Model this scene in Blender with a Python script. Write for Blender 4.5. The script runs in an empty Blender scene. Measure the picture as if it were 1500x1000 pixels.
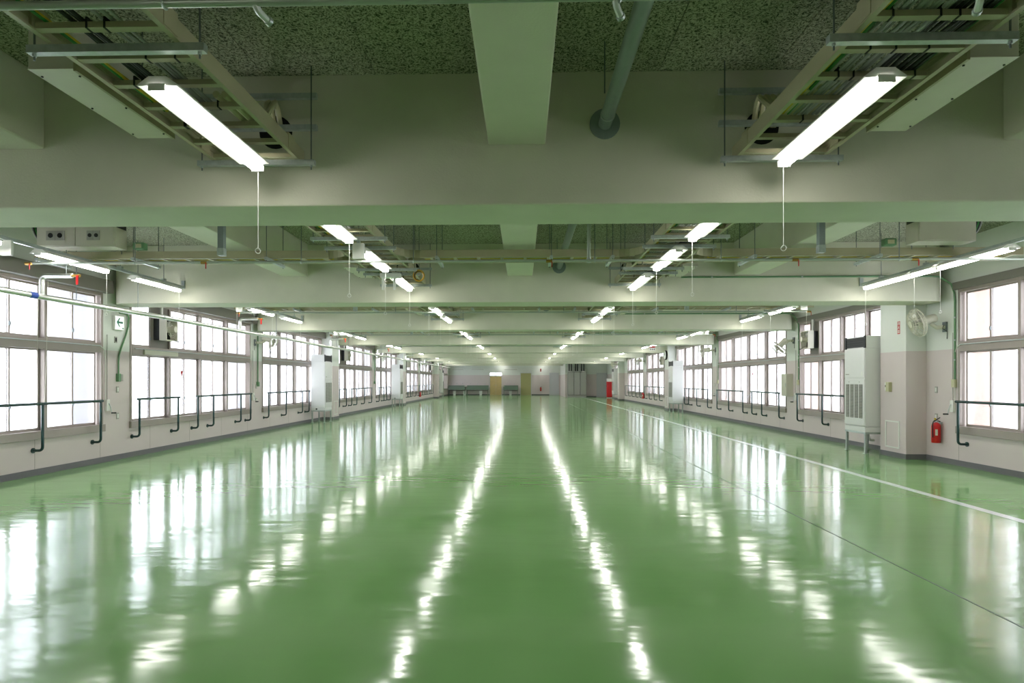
import bpy, bmesh, math, random
from mathutils import Vector, Matrix
random.seed(7)
PI = math.pi
scene = bpy.context.scene
COL = scene.collection

# ------------------------------------------------------------------ camera
EYE = 1.5
cd = bpy.data.cameras.new('camera'); cam = bpy.data.objects.new('camera', cd); COL.objects.link(cam)
cd.sensor_width = 36.0; cd.lens = 21.6
cd.shift_x = 0.0044; cd.shift_y = 0.0381
cd.clip_start = 0.05; cd.clip_end = 500
cam.location = (0, 0, EYE); cam.rotation_euler = (PI/2, 0, math.radians(1.41))
scene.camera = cam

# ------------------------------------------------------------------ sky, exposure
SKY = 4.8
LAMP = 16.0
w = bpy.data.worlds.new('overcast_sky'); scene.world = w; w.use_nodes = True
bg = w.node_tree.nodes['Background']
bg.inputs[0].default_value = (0.92, 0.955, 1.05, 1); bg.inputs[1].default_value = SKY
vs = scene.view_settings
vs.view_transform = 'Standard'; vs.look = 'None'; vs.gamma = 1.0; vs.use_curve_mapping = False
vs.exposure = 0.78
scene.cycles.max_bounces = 12; scene.cycles.diffuse_bounces = 6; scene.cycles.glossy_bounces = 4
scene.cycles.transmission_bounces = 8; scene.cycles.transparent_max_bounces = 6
scene.cycles.use_denoising = True
scene.cycles.sample_clamp_indirect = 8.0

# ------------------------------------------------------------------ materials
def lin(c):
    return tuple(((x/255)/12.92 if x/255 <= 0.04045 else ((x/255+0.055)/1.055)**2.4) for x in c) + (1,)
MAT = {}
def mat(name, rgb, rough=0.5, metal=0.0, noise=0.0, nscale=20.0, bump=0.0, bscale=200.0, emit=0.0, spec=0.5, coat=0.0):
    m = bpy.data.materials.new(name); m.use_nodes = True
    nt = m.node_tree; b = nt.nodes['Principled BSDF']
    c = lin(rgb)
    b.inputs['Base Color'].default_value = c; b.inputs['Roughness'].default_value = rough
    b.inputs['Metallic'].default_value = metal; b.inputs['Specular IOR Level'].default_value = spec
    b.inputs['Coat Weight'].default_value = coat
    if emit:
        b.inputs['Emission Color'].default_value = c; b.inputs['Emission Strength'].default_value = emit
    if noise or bump:
        tc = nt.nodes.new('ShaderNodeTexCoord')
    if noise:
        n = nt.nodes.new('ShaderNodeTexNoise'); n.inputs['Scale'].default_value = nscale; n.inputs['Detail'].default_value = 3
        nt.links.new(tc.outputs['Object'], n.inputs['Vector'])
        r = nt.nodes.new('ShaderNodeValToRGB')
        r.color_ramp.elements[0].position = 0.3; r.color_ramp.elements[1].position = 0.7
        r.color_ramp.elements[0].color = tuple(x*(1-noise) for x in c[:3]) + (1,)
        r.color_ramp.elements[1].color = tuple(min(1, x*(1+noise)) for x in c[:3]) + (1,)
        nt.links.new(n.outputs['Fac'], r.inputs['Fac']); nt.links.new(r.outputs['Color'], b.inputs['Base Color'])
    if bump:
        n2 = nt.nodes.new('ShaderNodeTexNoise'); n2.inputs['Scale'].default_value = bscale; n2.inputs['Detail'].default_value = 2
        nt.links.new(tc.outputs['Object'], n2.inputs['Vector'])
        bp = nt.nodes.new('ShaderNodeBump'); bp.inputs['Strength'].default_value = bump; bp.inputs['Distance'].default_value = 0.004
        nt.links.new(n2.outputs['Fac'], bp.inputs['Height']); nt.links.new(bp.outputs['Normal'], b.inputs['Normal'])
    MAT[name] = m
    return m

mat('beam_paint', (204, 203, 184), 0.75, bump=0.35, bscale=70, noise=0.03, nscale=3)
mat('steel', (172, 180, 178), 0.35, 0.45, noise=0.1, nscale=30)
mat('rod_steel', (112, 120, 120), 0.45, 0.7)
mat('tray_paint', (164, 158, 128), 0.45, noise=0.04, nscale=6)
mat('box_paint', (196, 192, 176), 0.45, noise=0.03, nscale=5)
mat('cable_black', (26, 26, 28), 0.5)
mat('cable_grey', (150, 152, 146), 0.5)
mat('cable_green', (36, 118, 44), 0.5)
mat('cable_yellow', (196, 172, 40), 0.5)
mat('tie_black', (14, 14, 15), 0.6)
mat('conduit_beige', (190, 186, 150), 0.45)
mat('conduit_green', (98, 140, 100), 0.4)
mat('pipe_grey', (128, 138, 138), 0.35, noise=0.04)
mat('pipe_pale', (170, 178, 168), 0.35, 0.3)
mat('foil', (214, 216, 210), 0.28, 0.9, noise=0.06, nscale=40, bump=0.6, bscale=90)
mat('white_plastic', (226, 226, 220), 0.4)
mat('fan_cream', (206, 202, 186), 0.4)
mat('ac_body', (220, 219, 218), 0.4, noise=0.015, nscale=2)
mat('ac_dark', (34, 36, 38), 0.5)
mat('grille_grey', (160, 158, 150), 0.5)
mat('frame_bronze', (148, 138, 130), 0.4, 0.25, noise=0.03, nscale=3)
mat('panel_bronze', (118, 112, 104), 0.5)
mat('head_box', (118, 114, 106), 0.55)
mat('rail_green', (22, 58, 56), 0.35)
mat('base_grey', (108, 106, 110), 0.55, noise=0.03)
mat('red', (196, 20, 22), 0.35)
mat('sign_red', (170, 24, 28), 0.45)
mat('brass', (158, 128, 64), 0.35, 0.8)
mat('blue', (40, 70, 150), 0.5)
mat('black', (18, 18, 19), 0.6)
mat('painted_hole_shade', (8, 9, 8), 0.9)
mat('sign_white', (240, 242, 240), 0.4, emit=0.5)
mat('sign_green', (10, 120, 92), 0.4)
mat('door_wood', (200, 174, 120), 0.5, noise=0.06, nscale=4)
mat('door_olive', (172, 168, 116), 0.55, noise=0.03)
mat('door_grey', (196, 196, 200), 0.5)
mat('locker_grey', (172, 170, 162), 0.45)
mat('sink_steel', (120, 136, 124), 0.3, 0.6)
mat('line_white', (214, 222, 216), 0.2)
mat('joint_dark', (70, 105, 66), 0.5)
mat('fin_grey', (84, 82, 90), 0.8)
mat('fin_peach', (122, 82, 58), 0.8)
mat('chain_white', (214, 208, 226), 0.4)
mat('coil_yellow', (196, 150, 40), 0.5)
mat('dial_pale', (226, 228, 222), 0.4)
mat('clear_plastic', (206, 212, 206), 0.2)

def wall_paint():
    m = bpy.data.materials.new('wall_paint'); m.use_nodes = True; nt = m.node_tree; b = nt.nodes['Principled BSDF']
    g = nt.nodes.new('ShaderNodeNewGeometry'); sx = nt.nodes.new('ShaderNodeSeparateXYZ')
    nt.links.new(g.outputs['Position'], sx.inputs[0])
    gt = nt.nodes.new('ShaderNodeMath'); gt.operation = 'GREATER_THAN'; gt.inputs[1].default_value = 2.06
    nt.links.new(sx.outputs['Z'], gt.inputs[0])
    mx = nt.nodes.new('ShaderNodeMix'); mx.data_type = 'RGBA'
    nt.links.new(gt.outputs[0], mx.inputs['Factor'])
    mx.inputs['A'].default_value = lin((206, 193, 192)); mx.inputs['B'].default_value = lin((216, 218, 212))
    n = nt.nodes.new('ShaderNodeTexNoise'); n.inputs['Scale'].default_value = 1.2; n.inputs['Detail'].default_value = 4
    nt.links.new(g.outputs['Position'], n.inputs['Vector'])
    mr = nt.nodes.new('ShaderNodeMapRange'); mr.inputs['To Min'].default_value = 0.95; mr.inputs['To Max'].default_value = 1.05
    nt.links.new(n.outputs['Fac'], mr.inputs['Value'])
    mu = nt.nodes.new('ShaderNodeMix'); mu.data_type = 'RGBA'; mu.blend_type = 'MULTIPLY'; mu.inputs['Factor'].default_value = 1
    nt.links.new(mx.outputs['Result'], mu.inputs['A']); nt.links.new(mr.outputs[0], mu.inputs['B'])
    nt.links.new(mu.outputs['Result'], b.inputs['Base Color'])
    b.inputs['Roughness'].default_value = 0.6
    n2 = nt.nodes.new('ShaderNodeTexNoise'); n2.inputs['Scale'].default_value = 90
    nt.links.new(g.outputs['Position'], n2.inputs['Vector'])
    bp = nt.nodes.new('ShaderNodeBump'); bp.inputs['Strength'].default_value = 0.15; bp.inputs['Distance'].default_value = 0.003
    nt.links.new(n2.outputs['Fac'], bp.inputs['Height']); nt.links.new(bp.outputs['Normal'], b.inputs['Normal'])
    MAT['wall_paint'] = m
wall_paint()

def wood_wool():
    m = bpy.data.materials.new('wood_wool'); m.use_nodes = True; nt = m.node_tree; b = nt.nodes['Principled BSDF']
    g = nt.nodes.new('ShaderNodeNewGeometry')
    d = nt.nodes.new('ShaderNodeTexNoise'); d.inputs['Scale'].default_value = 14; d.inputs['Detail'].default_value = 2
    nt.links.new(g.outputs['Position'], d.inputs['Vector'])
    add = nt.nodes.new('ShaderNodeVectorMath'); add.operation = 'MULTIPLY_ADD'; add.inputs[1].default_value = (0.09, 0.09, 0.09)
    nt.links.new(d.outputs['Color'], add.inputs[0]); nt.links.new(g.outputs['Position'], add.inputs[2])
    n = nt.nodes.new('ShaderNodeTexNoise'); n.inputs['Scale'].default_value = 62; n.inputs['Detail'].default_value = 3; n.inputs['Roughness'].default_value = 0.7
    nt.links.new(add.outputs[0], n.inputs['Vector'])
    r = nt.nodes.new('ShaderNodeValToRGB'); e = r.color_ramp.elements
    e[0].position = 0.40; e[0].color = lin((58, 62, 50)); e[1].position = 0.56; e[1].color = lin((186, 186, 164))
    nt.links.new(n.outputs['Fac'], r.inputs['Fac']); nt.links.new(r.outputs['Color'], b.inputs['Base Color'])
    b.inputs['Roughness'].default_value = 0.9
    bp = nt.nodes.new('ShaderNodeBump'); bp.inputs['Strength'].default_value = 0.6; bp.inputs['Distance'].default_value = 0.01
    nt.links.new(n.outputs['Fac'], bp.inputs['Height']); nt.links.new(bp.outputs['Normal'], b.inputs['Normal'])
    MAT['wood_wool'] = m
wood_wool()

def floor_epoxy():
    m = bpy.data.materials.new('green_epoxy'); m.use_nodes = True; nt = m.node_tree; b = nt.nodes['Principled BSDF']
    g = nt.nodes.new('ShaderNodeNewGeometry')
    n = nt.nodes.new('ShaderNodeTexNoise'); n.inputs['Scale'].default_value = 0.6; n.inputs['Detail'].default_value = 6
    nt.links.new(g.outputs['Position'], n.inputs['Vector'])
    r = nt.nodes.new('ShaderNodeValToRGB'); e = r.color_ramp.elements
    e[0].position = 0.3; e[0].color = lin((116, 164, 98)); e[1].position = 0.72; e[1].color = lin((126, 174, 108))
    nt.links.new(n.outputs['Fac'], r.inputs['Fac']); nt.links.new(r.outputs['Color'], b.inputs['Base Color'])
    # trowel marks: long shallow ripples across the hall
    mp = nt.nodes.new('ShaderNodeMapping'); mp.inputs['Scale'].default_value = (0.55, 2.6, 1)
    nt.links.new(g.outputs['Position'], mp.inputs['Vector'])
    n2 = nt.nodes.new('ShaderNodeTexNoise'); n2.inputs['Scale'].default_value = 1.7; n2.inputs['Detail'].default_value = 2; n2.inputs['Roughness'].default_value = 0.5
    nt.links.new(mp.outputs[0], n2.inputs['Vector'])
    bp = nt.nodes.new('ShaderNodeBump'); bp.inputs['Strength'].default_value = 0.16; bp.inputs['Distance'].default_value = 0.02
    nt.links.new(n2.outputs['Fac'], bp.inputs['Height']); nt.links.new(bp.outputs['Normal'], b.inputs['Normal'])
    n3 = nt.nodes.new('ShaderNodeTexNoise'); n3.inputs['Scale'].default_value = 2.2; n3.inputs['Detail'].default_value = 5
    nt.links.new(g.outputs['Position'], n3.inputs['Vector'])
    mr = nt.nodes.new('ShaderNodeMapRange'); mr.inputs['From Min'].default_value = 0.35; mr.inputs['From Max'].default_value = 0.7
    mr.inputs['To Min'].default_value = 0.09; mr.inputs['To Max'].default_value = 0.15
    nt.links.new(n3.outputs['Fac'], mr.inputs['Value']); nt.links.new(mr.outputs[0], b.inputs['Roughness'])
    b.inputs['IOR'].default_value = 1.52
    MAT['green_epoxy'] = m
floor_epoxy()

def frosted():
    m = bpy.data.materials.new('frosted_glass'); m.use_nodes = True; nt = m.node_tree
    nt.nodes.remove(nt.nodes['Principled BSDF']); out = nt.nodes['Material Output']
    t = nt.nodes.new('ShaderNodeBsdfTranslucent'); t.inputs['Color'].default_value = (0.93, 0.94, 0.95, 1)
    gl = nt.nodes.new('ShaderNodeBsdfGlass'); gl.inputs['Roughness'].default_value = 0.27; gl.inputs['IOR'].default_value = 1.42
    gl.inputs['Color'].default_value = (0.98, 0.985, 0.99, 1)
    mx = nt.nodes.new('ShaderNodeMixShader'); mx.inputs[0].default_value = 0.94
    nt.links.new(t.outputs[0], mx.inputs[1]); nt.links.new(gl.outputs[0], mx.inputs[2])
    nt.links.new(mx.outputs[0], out.inputs['Surface'])
    MAT['frosted_glass'] = m
frosted()

def glow():
    m = bpy.data.materials.new('lamp_glow'); m.use_nodes = True; nt = m.node_tree
    nt.nodes.remove(nt.nodes['Principled BSDF']); out = nt.nodes['Material Output']
    e = nt.nodes.new('ShaderNodeEmission'); e.inputs['Color'].default_value = (1.0, 0.975, 0.93, 1); e.inputs['Strength'].default_value = LAMP
    nt.links.new(e.outputs[0], out.inputs['Surface'])
    MAT['lamp_glow'] = m
glow()

# ------------------------------------------------------------------ mesh helpers
ORG = {}
class MB:
    def __init__(s): s.v = []; s.f = []; s.sm = []
    def _add(s, vs, fs, smooth=False):
        o = len(s.v); s.v += [tuple(p) for p in vs]
        for f in fs: s.f.append(tuple(i+o for i in f)); s.sm.append(smooth)
        return s
    def box(s, x0, x1, y0, y1, z0, z1):
        x0, x1 = sorted((x0, x1)); y0, y1 = sorted((y0, y1)); z0, z1 = sorted((z0, z1))
        v = [(x0,y0,z0),(x1,y0,z0),(x1,y1,z0),(x0,y1,z0),(x0,y0,z1),(x1,y0,z1),(x1,y1,z1),(x0,y1,z1)]
        return s._add(v, [(3,2,1,0),(4,5,6,7),(0,1,5,4),(1,2,6,5),(2,3,7,6),(3,0,4,7)])
    def prism(s, prof, axis, a0, a1):
        # prof: 2D polygon; axis 'x': (y,z), 'y': (x,z), 'z': (x,y)
        def P(p, a):
            return (a, p[0], p[1]) if axis == 'x' else (p[0], a, p[1]) if axis == 'y' else (p[0], p[1], a)
        n = len(prof); v = [P(p, a0) for p in prof] + [P(p, a1) for p in prof]
        fs = [(i, (i+1) % n, n+(i+1) % n, n+i) for i in range(n)] + [tuple(range(n))[::-1], tuple(range(n, 2*n))]
        return s._add(v, fs)
    def tube(s, pts, r, n=10, cap=True, closed=False):
        pts = [Vector(p) for p in pts]; m = len(pts)
        rr = r if isinstance(r, (list, tuple)) else [r]*m
        v = []; up = None
        for i, p in enumerate(pts):
            if closed: t = pts[(i+1) % m]-pts[i-1]
            else: t = pts[min(i+1, m-1)]-pts[max(i-1, 0)]
            t.normalize()
            if up is None:
                up = Vector((0,0,1)) if abs(t.z) < 0.9 else Vector((1,0,0))
            up = (up - t*up.dot(t)).normalized(); sd = t.cross(up)
            for k in range(n):
                a = 2*PI*k/n; v.append(p + (up*math.cos(a)+sd*math.sin(a))*rr[i])
        fs = []
        for i in range(m if closed else m-1):
            j = (i+1) % m
            for k in range(n): fs.append((i*n+k, i*n+(k+1) % n, j*n+(k+1) % n, j*n+k))
        s._add(v, fs, True)
        if cap and not closed:
            o = len(s.v)-m*n
            s.f.append(tuple(o+k for k in range(n))[::-1]); s.sm.append(False)
            s.f.append(tuple(o+(m-1)*n+k for k in range(n))); s.sm.append(False)
        return s
    def cyl(s, p0, p1, r, n=12): return s.tube([p0, p1], r, n)
    def ring(s, c, normal, R, r, n=20, k=6):
        nn = Vector(normal).normalized(); a = nn.orthogonal().normalized(); b = nn.cross(a); c = Vector(c)
        return s.tube([c+(a*math.cos(2*PI*i/n)+b*math.sin(2*PI*i/n))*R for i in range(n)], r, k, closed=True)
    def build(s, name, material, parent=None, bevel=0.0, kind=None, label=None):
        if parent is not None: o0 = ORG[parent.name]
        else:
            xs = [p[0] for p in s.v]; ys = [p[1] for p in s.v]; zs = [p[2] for p in s.v]
            o0 = Vector(((min(xs)+max(xs))/2, (min(ys)+max(ys))/2, min(zs)))
        me = bpy.data.meshes.new(name)
        me.from_pydata([(p[0]-o0.x, p[1]-o0.y, p[2]-o0.z) for p in s.v], [], s.f)
        me.polygons.foreach_set('use_smooth', s.sm)
        bm = bmesh.new(); bm.from_mesh(me)
        bmesh.ops.recalc_face_normals(bm, faces=bm.faces)
        if bevel:
            ed = [e for e in bm.edges if len(e.link_faces) == 2 and e.calc_face_angle(0) > 0.6]
            bmesh.ops.bevel(bm, geom=ed, offset=bevel, segments=2, affect='EDGES', profile=0.5)
        bm.to_mesh(me); bm.free()
        if any(s.sm): me.set_sharp_from_angle(angle=math.radians(40))
        me.materials.append(MAT[material])
        o = bpy.data.objects.new(name, me); COL.objects.link(o)
        if parent is not None: o.parent = parent
        else: o.location = o0
        ORG[o.name] = o0
        if kind: o['kind'] = kind
        if label: o['label'] = label
        return o
def B(x0, x1, y0, y1, z0, z1): return MB().box(x0, x1, y0, y1, z0, z1)
def tag(o, label, cat, group=None, kind=None):
    o['label'] = label; o['category'] = cat
    if group: o['group'] = group
    if kind: o['kind'] = kind
    return o
def thing(name, label, cat, loc, group=None, kind=None):
    o = bpy.data.objects.new(name, None); COL.objects.link(o); o.location = loc; o.empty_display_size = 0.1
    ORG[o.name] = Vector(loc)
    return tag(o, label, cat, group, kind)
def link_mesh(name, src, parent, loc):
    """another object sharing the mesh of src (built under its own parent)"""
    o = bpy.data.objects.new(name, src.data); COL.objects.link(o); o.parent = parent; o.location = loc
    return o
def copy_tree(root, loc, rz=0.0, label=None, group=None, sy=1.0):
    r = root.copy(); COL.objects.link(r); r.location = loc; r.rotation_euler = (0, 0, rz); r.scale = (1, sy, 1)
    if label: r['label'] = label
    if group: r['group'] = group
    for ch in root.children:
        c = ch.copy(); COL.objects.link(c); c.parent = r
        for g in ch.children:
            d = g.copy(); COL.objects.link(d); d.parent = c
    return r
def arc(c, r, a0, a1, n, fx):
    return [fx(c, r, a0+(a1-a0)*i/n) for i in range(n+1)]
def bend(p0, p1, p2, r, n=6):
    """points of a line p0-p1-p2 with the corner rounded by r"""
    p0, p1, p2 = Vector(p0), Vector(p1), Vector(p2)
    a = (p0-p1).normalized(); b = (p2-p1).normalized()
    s = p1+a*r; e = p1+b*r
    out = []
    for i in range(n+1):
        t = i/n; out.append(s*(1-t)**2 + p1*2*t*(1-t) + e*t*t)
    return [p0]+out+[p2]

ORDS = {0: 'eleventh', 1: 'tenth', 2: 'ninth', 3: 'eighth', 4: 'seventh', 5: 'sixth', 6: 'fifth', 7: 'fourth', 8: 'third', 9: 'second', 10: 'first'}
SIDE = {-1: 'exit-sign side', 1: 'white-line side'}
def bay(k): return ORDS[k] + ' bay from the sinks'

# ------------------------------------------------------------------ setting out
XL, XR = -7.69, 7.67
XW = {-1: 7.69, 1: 7.67}
YB = {-1: -7.3, 0: -1.2, 1: 4.96, 2: 11.15, 3: 17.25, 4: 24.25, 5: 31.3, 6: 38.3, 7: 45.2, 8: 52.0, 9: 58.3, 10: 63.4}
BT = 0.64                       # beam thickness
ZB, ZLB, ZC = 2.92, 3.40, 3.98  # undersides: cross beam, long beam, ceiling
Y0, YF, YFR = -3.0, 63.4, 56.0
XJ = 3.87
WIN = {-1: {1: (2.6, 4.86), 2: (5.75, 11.06), 3: (11.84, 17.15), 4: (17.95, 23.3), 5: (25.0, 31.15), 6: (32.0, 37.3), 7: (39.05, 45.05), 8: (45.95, 51.9), 9: (54.6, 58.2), 10: (59.1, 62.6)},
       1: {1: (2.6, 4.86), 2: (5.75, 11.0), 3: (12.8, 17.2), 4: (18.05, 24.25), 5: (25.05, 30.8), 6: (32.0, 38.2), 7: (39.3, 45.1), 8: (47.6, 51.9)}}
ZS, ZH = 0.57, 3.10
def struct(o, label, cat='room'): return tag(o, label, cat, kind='structure')

# floor
fl = MB().box(-8.3, 8.3, Y0, YF+.5, -0.15, 0).build('floor', 'green_epoxy'); struct(fl, 'glossy green epoxy factory floor', 'floor')
B(5.27, 5.39, Y0+.3, 55.9, 0, 0.002).build('painted_line', 'line_white', fl, label='white painted line along the floor')
B(3.03, 3.045, 2, 40, 0, 0.001).build('floor_joint', 'joint_dark', fl)
# ceiling with wood-wool panels
ce = MB().box(-7.7, 7.7, Y0, YF, 4.0, 4.2).build('ceiling', 'wood_wool'); struct(ce, 'ceiling of greenish wood-wool boards between the beams', 'ceiling')
CELLS = [(-7.69, -4.40), (-3.92, -0.28), (0.19, 3.80), (4.27, 7.67)]
for k in (1, 2, 3):
    ya, yb = YB[k-1]+BT, YB[k]
    for (xa, xb) in CELLS:
        nx, ny = 4, 3
        src = None
        for i in range(nx):
            for j in range(ny):
                dx, dy = (xb-xa)/nx, (yb-ya)/ny
                x0, y0 = xa+i*dx, ya+j*dy
                if src is None:
                    src = B(x0+.003, x0+dx-.003, y0+.003, y0+dy-.003, ZC, 4.0).build('ceiling_panel', 'wood_wool', ce); b0 = (x0, y0)
                else:
                    link_mesh('ceiling_panel', src, ce, (x0-b0[0], y0-b0[1], 0))
# beams
for k in range(0, 10):
    y = YB[k]; xe = XJ-.05 if k == 9 else 7.55
    r = 0.22
    prof = [(-7.6+r-r*math.sin(a), y+r-r*math.cos(a)) for a in [PI/2*i/6 for i in range(7)]][::-1]
    prof += [(xe-r+r*math.sin(a), y+r-r*math.cos(a)) for a in [PI/2*i/6 for i in range(7)]]
    prof += [(xe, y+BT), (-7.6, y+BT)]
    b = MB().prism(prof, 'z', ZB, 4.0).build('cross_beam', 'beam_paint', bevel=0.012)
    struct(b, 'deep pale cross beam over the sinks-end, counted ' + ORDS[k+1] + ' bay' if False else f'deep pale concrete cross beam closing the {ORDS.get(k, "twelfth")} bay from the sinks', 'beam')
for k in range(1, 10):
    ya, yb = YB[k-1]+BT, YB[k]
    for j, xc in enumerate((-4.16, -0.047, 4.03)):
        if k == 9 and j == 2: continue
        b = B(xc-.23, xc+.23, ya, yb, ZLB, 4.0).build('long_beam', 'beam_paint', bevel=0.012)
        struct(b, f'shallow pale long beam, {("exit-sign side", "hall centre", "white-line side")[j]}, {bay(k)}', 'beam')

# ------------------------------------------------------------------ walls
def side_wall(s):
    m = MB(); X = XW[s]; xa, xb = s*X, s*(X+.22)
    yend = YF if s < 0 else YFR
    ys = sorted(WIN[s].values())
    m.box(xa, xb, Y0, yend, 0, ZS); m.box(xa, xb, Y0, yend, ZH, 4.0)
    prev = Y0
    for (a, b) in ys:
        m.box(xa, xb, prev, a, ZS, ZH); prev = b
    m.box(xa, xb, prev, yend, ZS, ZH)
    name = 'wall_left' if s < 0 else 'wall_right'
    o = m.build(name, 'wall_paint')
    return struct(o, 'long wall with exit sign, beige below and pale above' if s < 0 else 'long wall beside the white line, beige below and pale above', 'wall')
WALL = {s: side_wall(s) for s in (-1, 1)}
for s in (-1, 1):
    yend = YF if s < 0 else YFR
    o = B(s*(XW[s]-.012), s*XW[s], Y0, yend, 0, .10).build('baseboard_left' if s < 0 else 'baseboard_right', 'base_grey')
    struct(o, 'dark grey baseboard along the ' + ('exit-sign wall' if s < 0 else 'white-line wall'), 'baseboard')
# back wall, with openings for doors
bw = MB()
DD, OL, GD = (-3.37, -2.17), (-.2, .87), (2.80, 3.70)
for (a, b) in ((XL, DD[0]), (DD[1], OL[0]), (OL[1], GD[0]), (GD[1], XJ)): bw.box(a, b, YF, YF+.2, 0, 2.32)
bw.box(XL-.2, XJ, YF, YF+.2, 2.32, 4.0)
for (a, b) in (DD, OL, GD): bw.box(a, b, YF+.2, YF+.3, 0, 1.97 if a == DD[0] else 2.32)
struct(bw.build('wall_back', 'wall_paint'), 'far end wall behind the row of sinks', 'wall')
struct(B(XJ, XJ+.2, YFR, YF+.2, 0, 4.0).build('wall_return', 'wall_paint'), 'short return wall beside the tall grey lockers', 'wall')
m = B(XJ+.2, 6.75, YFR, YFR+.2, 0, 4.0); m.box(7.62, XR+.2, YFR, YFR+.2, 0, 4.0); m.box(6.75, 7.62, YFR, YFR+.2, 2.2, 4.0); m.box(6.75, 7.62, YFR+.2, YFR+.3, 0, 2.2)
struct(m.build('wall_end', 'wall_paint'), 'end wall behind the tall grey lockers', 'wall')
struct(B(-7.9, 7.9, Y0-.2, Y0, 0, 4.0).build('wall_front', 'wall_paint'), 'plain end wall opposite the sinks', 'wall')
m = MB()
for (a, b) in ((XL, DD[0]-.05), (DD[1]+.05, OL[0]-.05), (OL[1]+.05, GD[0]-.05)): m.box(a, b, YF-.012, YF, 0, .1)
struct(m.build('baseboard_back', 'base_grey'), 'dark grey baseboard under the sinks', 'baseboard')
struct(B(5.74, 6.7, YFR-.012, YFR, 0, .1).build('baseboard_end', 'base_grey'), 'dark grey baseboard between lockers and grey door', 'baseboard')
# doors
def door(n, x0, x1, y, z1, material, label, leaves=1, frame='door_grey'):
    t = thing(f'door_{n}', label, 'door', ((x0+x1)/2, y, 0), kind='structure')
    m = B(x0-.05, x0, y-.03, y+.2, 0, z1+.05); m.box(x1, x1+.05, y-.03, y+.2, 0, z1+.05); m.box(x0, x1, y-.03, y+.2, z1, z1+.05)
    m.build('door_frame', frame, t)
    wd = (x1-x0)/leaves
    for i in range(leaves):
        a = x0+i*wd
        lf = B(a+.006, a+wd-.006, y+.02, y+.06, .006, z1-.006).build('door_leaf', material, t, bevel=.003)
        hx = a+wd-.1 if (i == 0) else a+.1
        MB().cyl((hx, y+.02, 1.0), (hx, y-.03, 1.0), .012).tube([(hx, y-.03, 1.0), (hx-.1, y-.03, 1.0)], .01, 8).build('handle', 'steel', lf)
    return t
d1 = door(1, *DD, YF, 1.94, 'door_wood', 'pale wooden double door between the sink counters', 2)
d2 = door(2, *OL, YF, 2.26, 'door_olive', 'olive painted door beside the single sink counter', 1)
d3 = door(3, *GD, YF, 2.26, 'door_grey', 'light grey door in the corner beside the return wall', 1)
d4 = door(4, 6.76, 7.61, YFR, 2.14, 'door_grey', 'light grey door next to the red hydrant cabinet', 1)
wt = thing('window_20', 'bright transom window above the wooden double door', 'window', (-2.77, YF, 1.99), kind='structure')
m = B(-3.37, -2.17, YF-.02, YF+.15, 1.99, 2.02); m.box(-3.37, -2.17, YF-.02, YF+.15, 2.29, 2.32); m.box(-2.79, -2.75, YF-.02, YF+.15, 2.02, 2.29)
m.build('window_frame', 'door_grey', wt)
for (a, b) in ((-3.37, -2.79), (-2.75, -2.17)):
    B(a, b, YF+.05, YF+.056, 2.02, 2.29).build('pane', 'frosted_glass', wt)

# columns
def column(s, y0, y1, label, xin=7.283):
    t = thing('column', label, 'column', (s*(xin+XW[s])/2, (y0+y1)/2, 0), kind='structure')
    B(s*xin, s*XW[s], y0, y1, 0, 4.0 if False else ZC).build('shaft', 'wall_paint', t, bevel=.008)
    m = B(s*(xin-.012), s*xin, y0-.012, y1+.012, 0, .1); m.box(s*xin, s*(XW[s]-.013), y0-.012, y0, 0, .1); m.box(s*xin, s*(XW[s]-.013), y1, y1+.012, 0, .1)
    m.build('base', 'base_grey', t)
    yc = (y0+y1)/2; a, b = yc-.23, yc+.23; xo, xi_ = s*(xin-.012), s*xin
    g = B(xo, xi_, a, b, .18, .205); g.box(xo, xi_, a, b, .685, .71); g.box(xo, xi_, a, a+.025, .205, .685); g.box(xo, xi_, b-.025, b, .205, .685)
    g.build('access_frame', 'white_plastic', t, label='thin white access panel frame')
    return t
column(1, 11.86, 12.70, 'square column beside the extinguisher and grey air conditioner')
column(1, 30.9, 31.7, 'square column carrying the round clock')
column(1, 46.5, 47.3, 'square column with a wall fan next to the red hydrant cabinet')
column(-1, 23.35, 24.2, 'square column behind an air conditioner, sixth bay corner, exit-sign side')
column(-1, 37.35, 38.2, 'square column behind an air conditioner, fourth bay corner, exit-sign side')
column(-1, 52.7, 53.5, 'square column on the exit-sign wall nearest the sinks')

# exterior fins beside the windows (they shade the outer panes)
for s in (-1, 1):
    for k in range(1, 9):
        ya = YB[k]-.02
        o = B(s*(XW[s]+.22), s*(XW[s]+1.05), ya, ya+.7, -.2, 4.4).build('outer_fin', 'fin_grey' if s < 0 else 'fin_peach')
        struct(o, f'outer concrete fin beyond the window, {SIDE[s]}, beam of {bay(k)}', 'fin')

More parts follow.
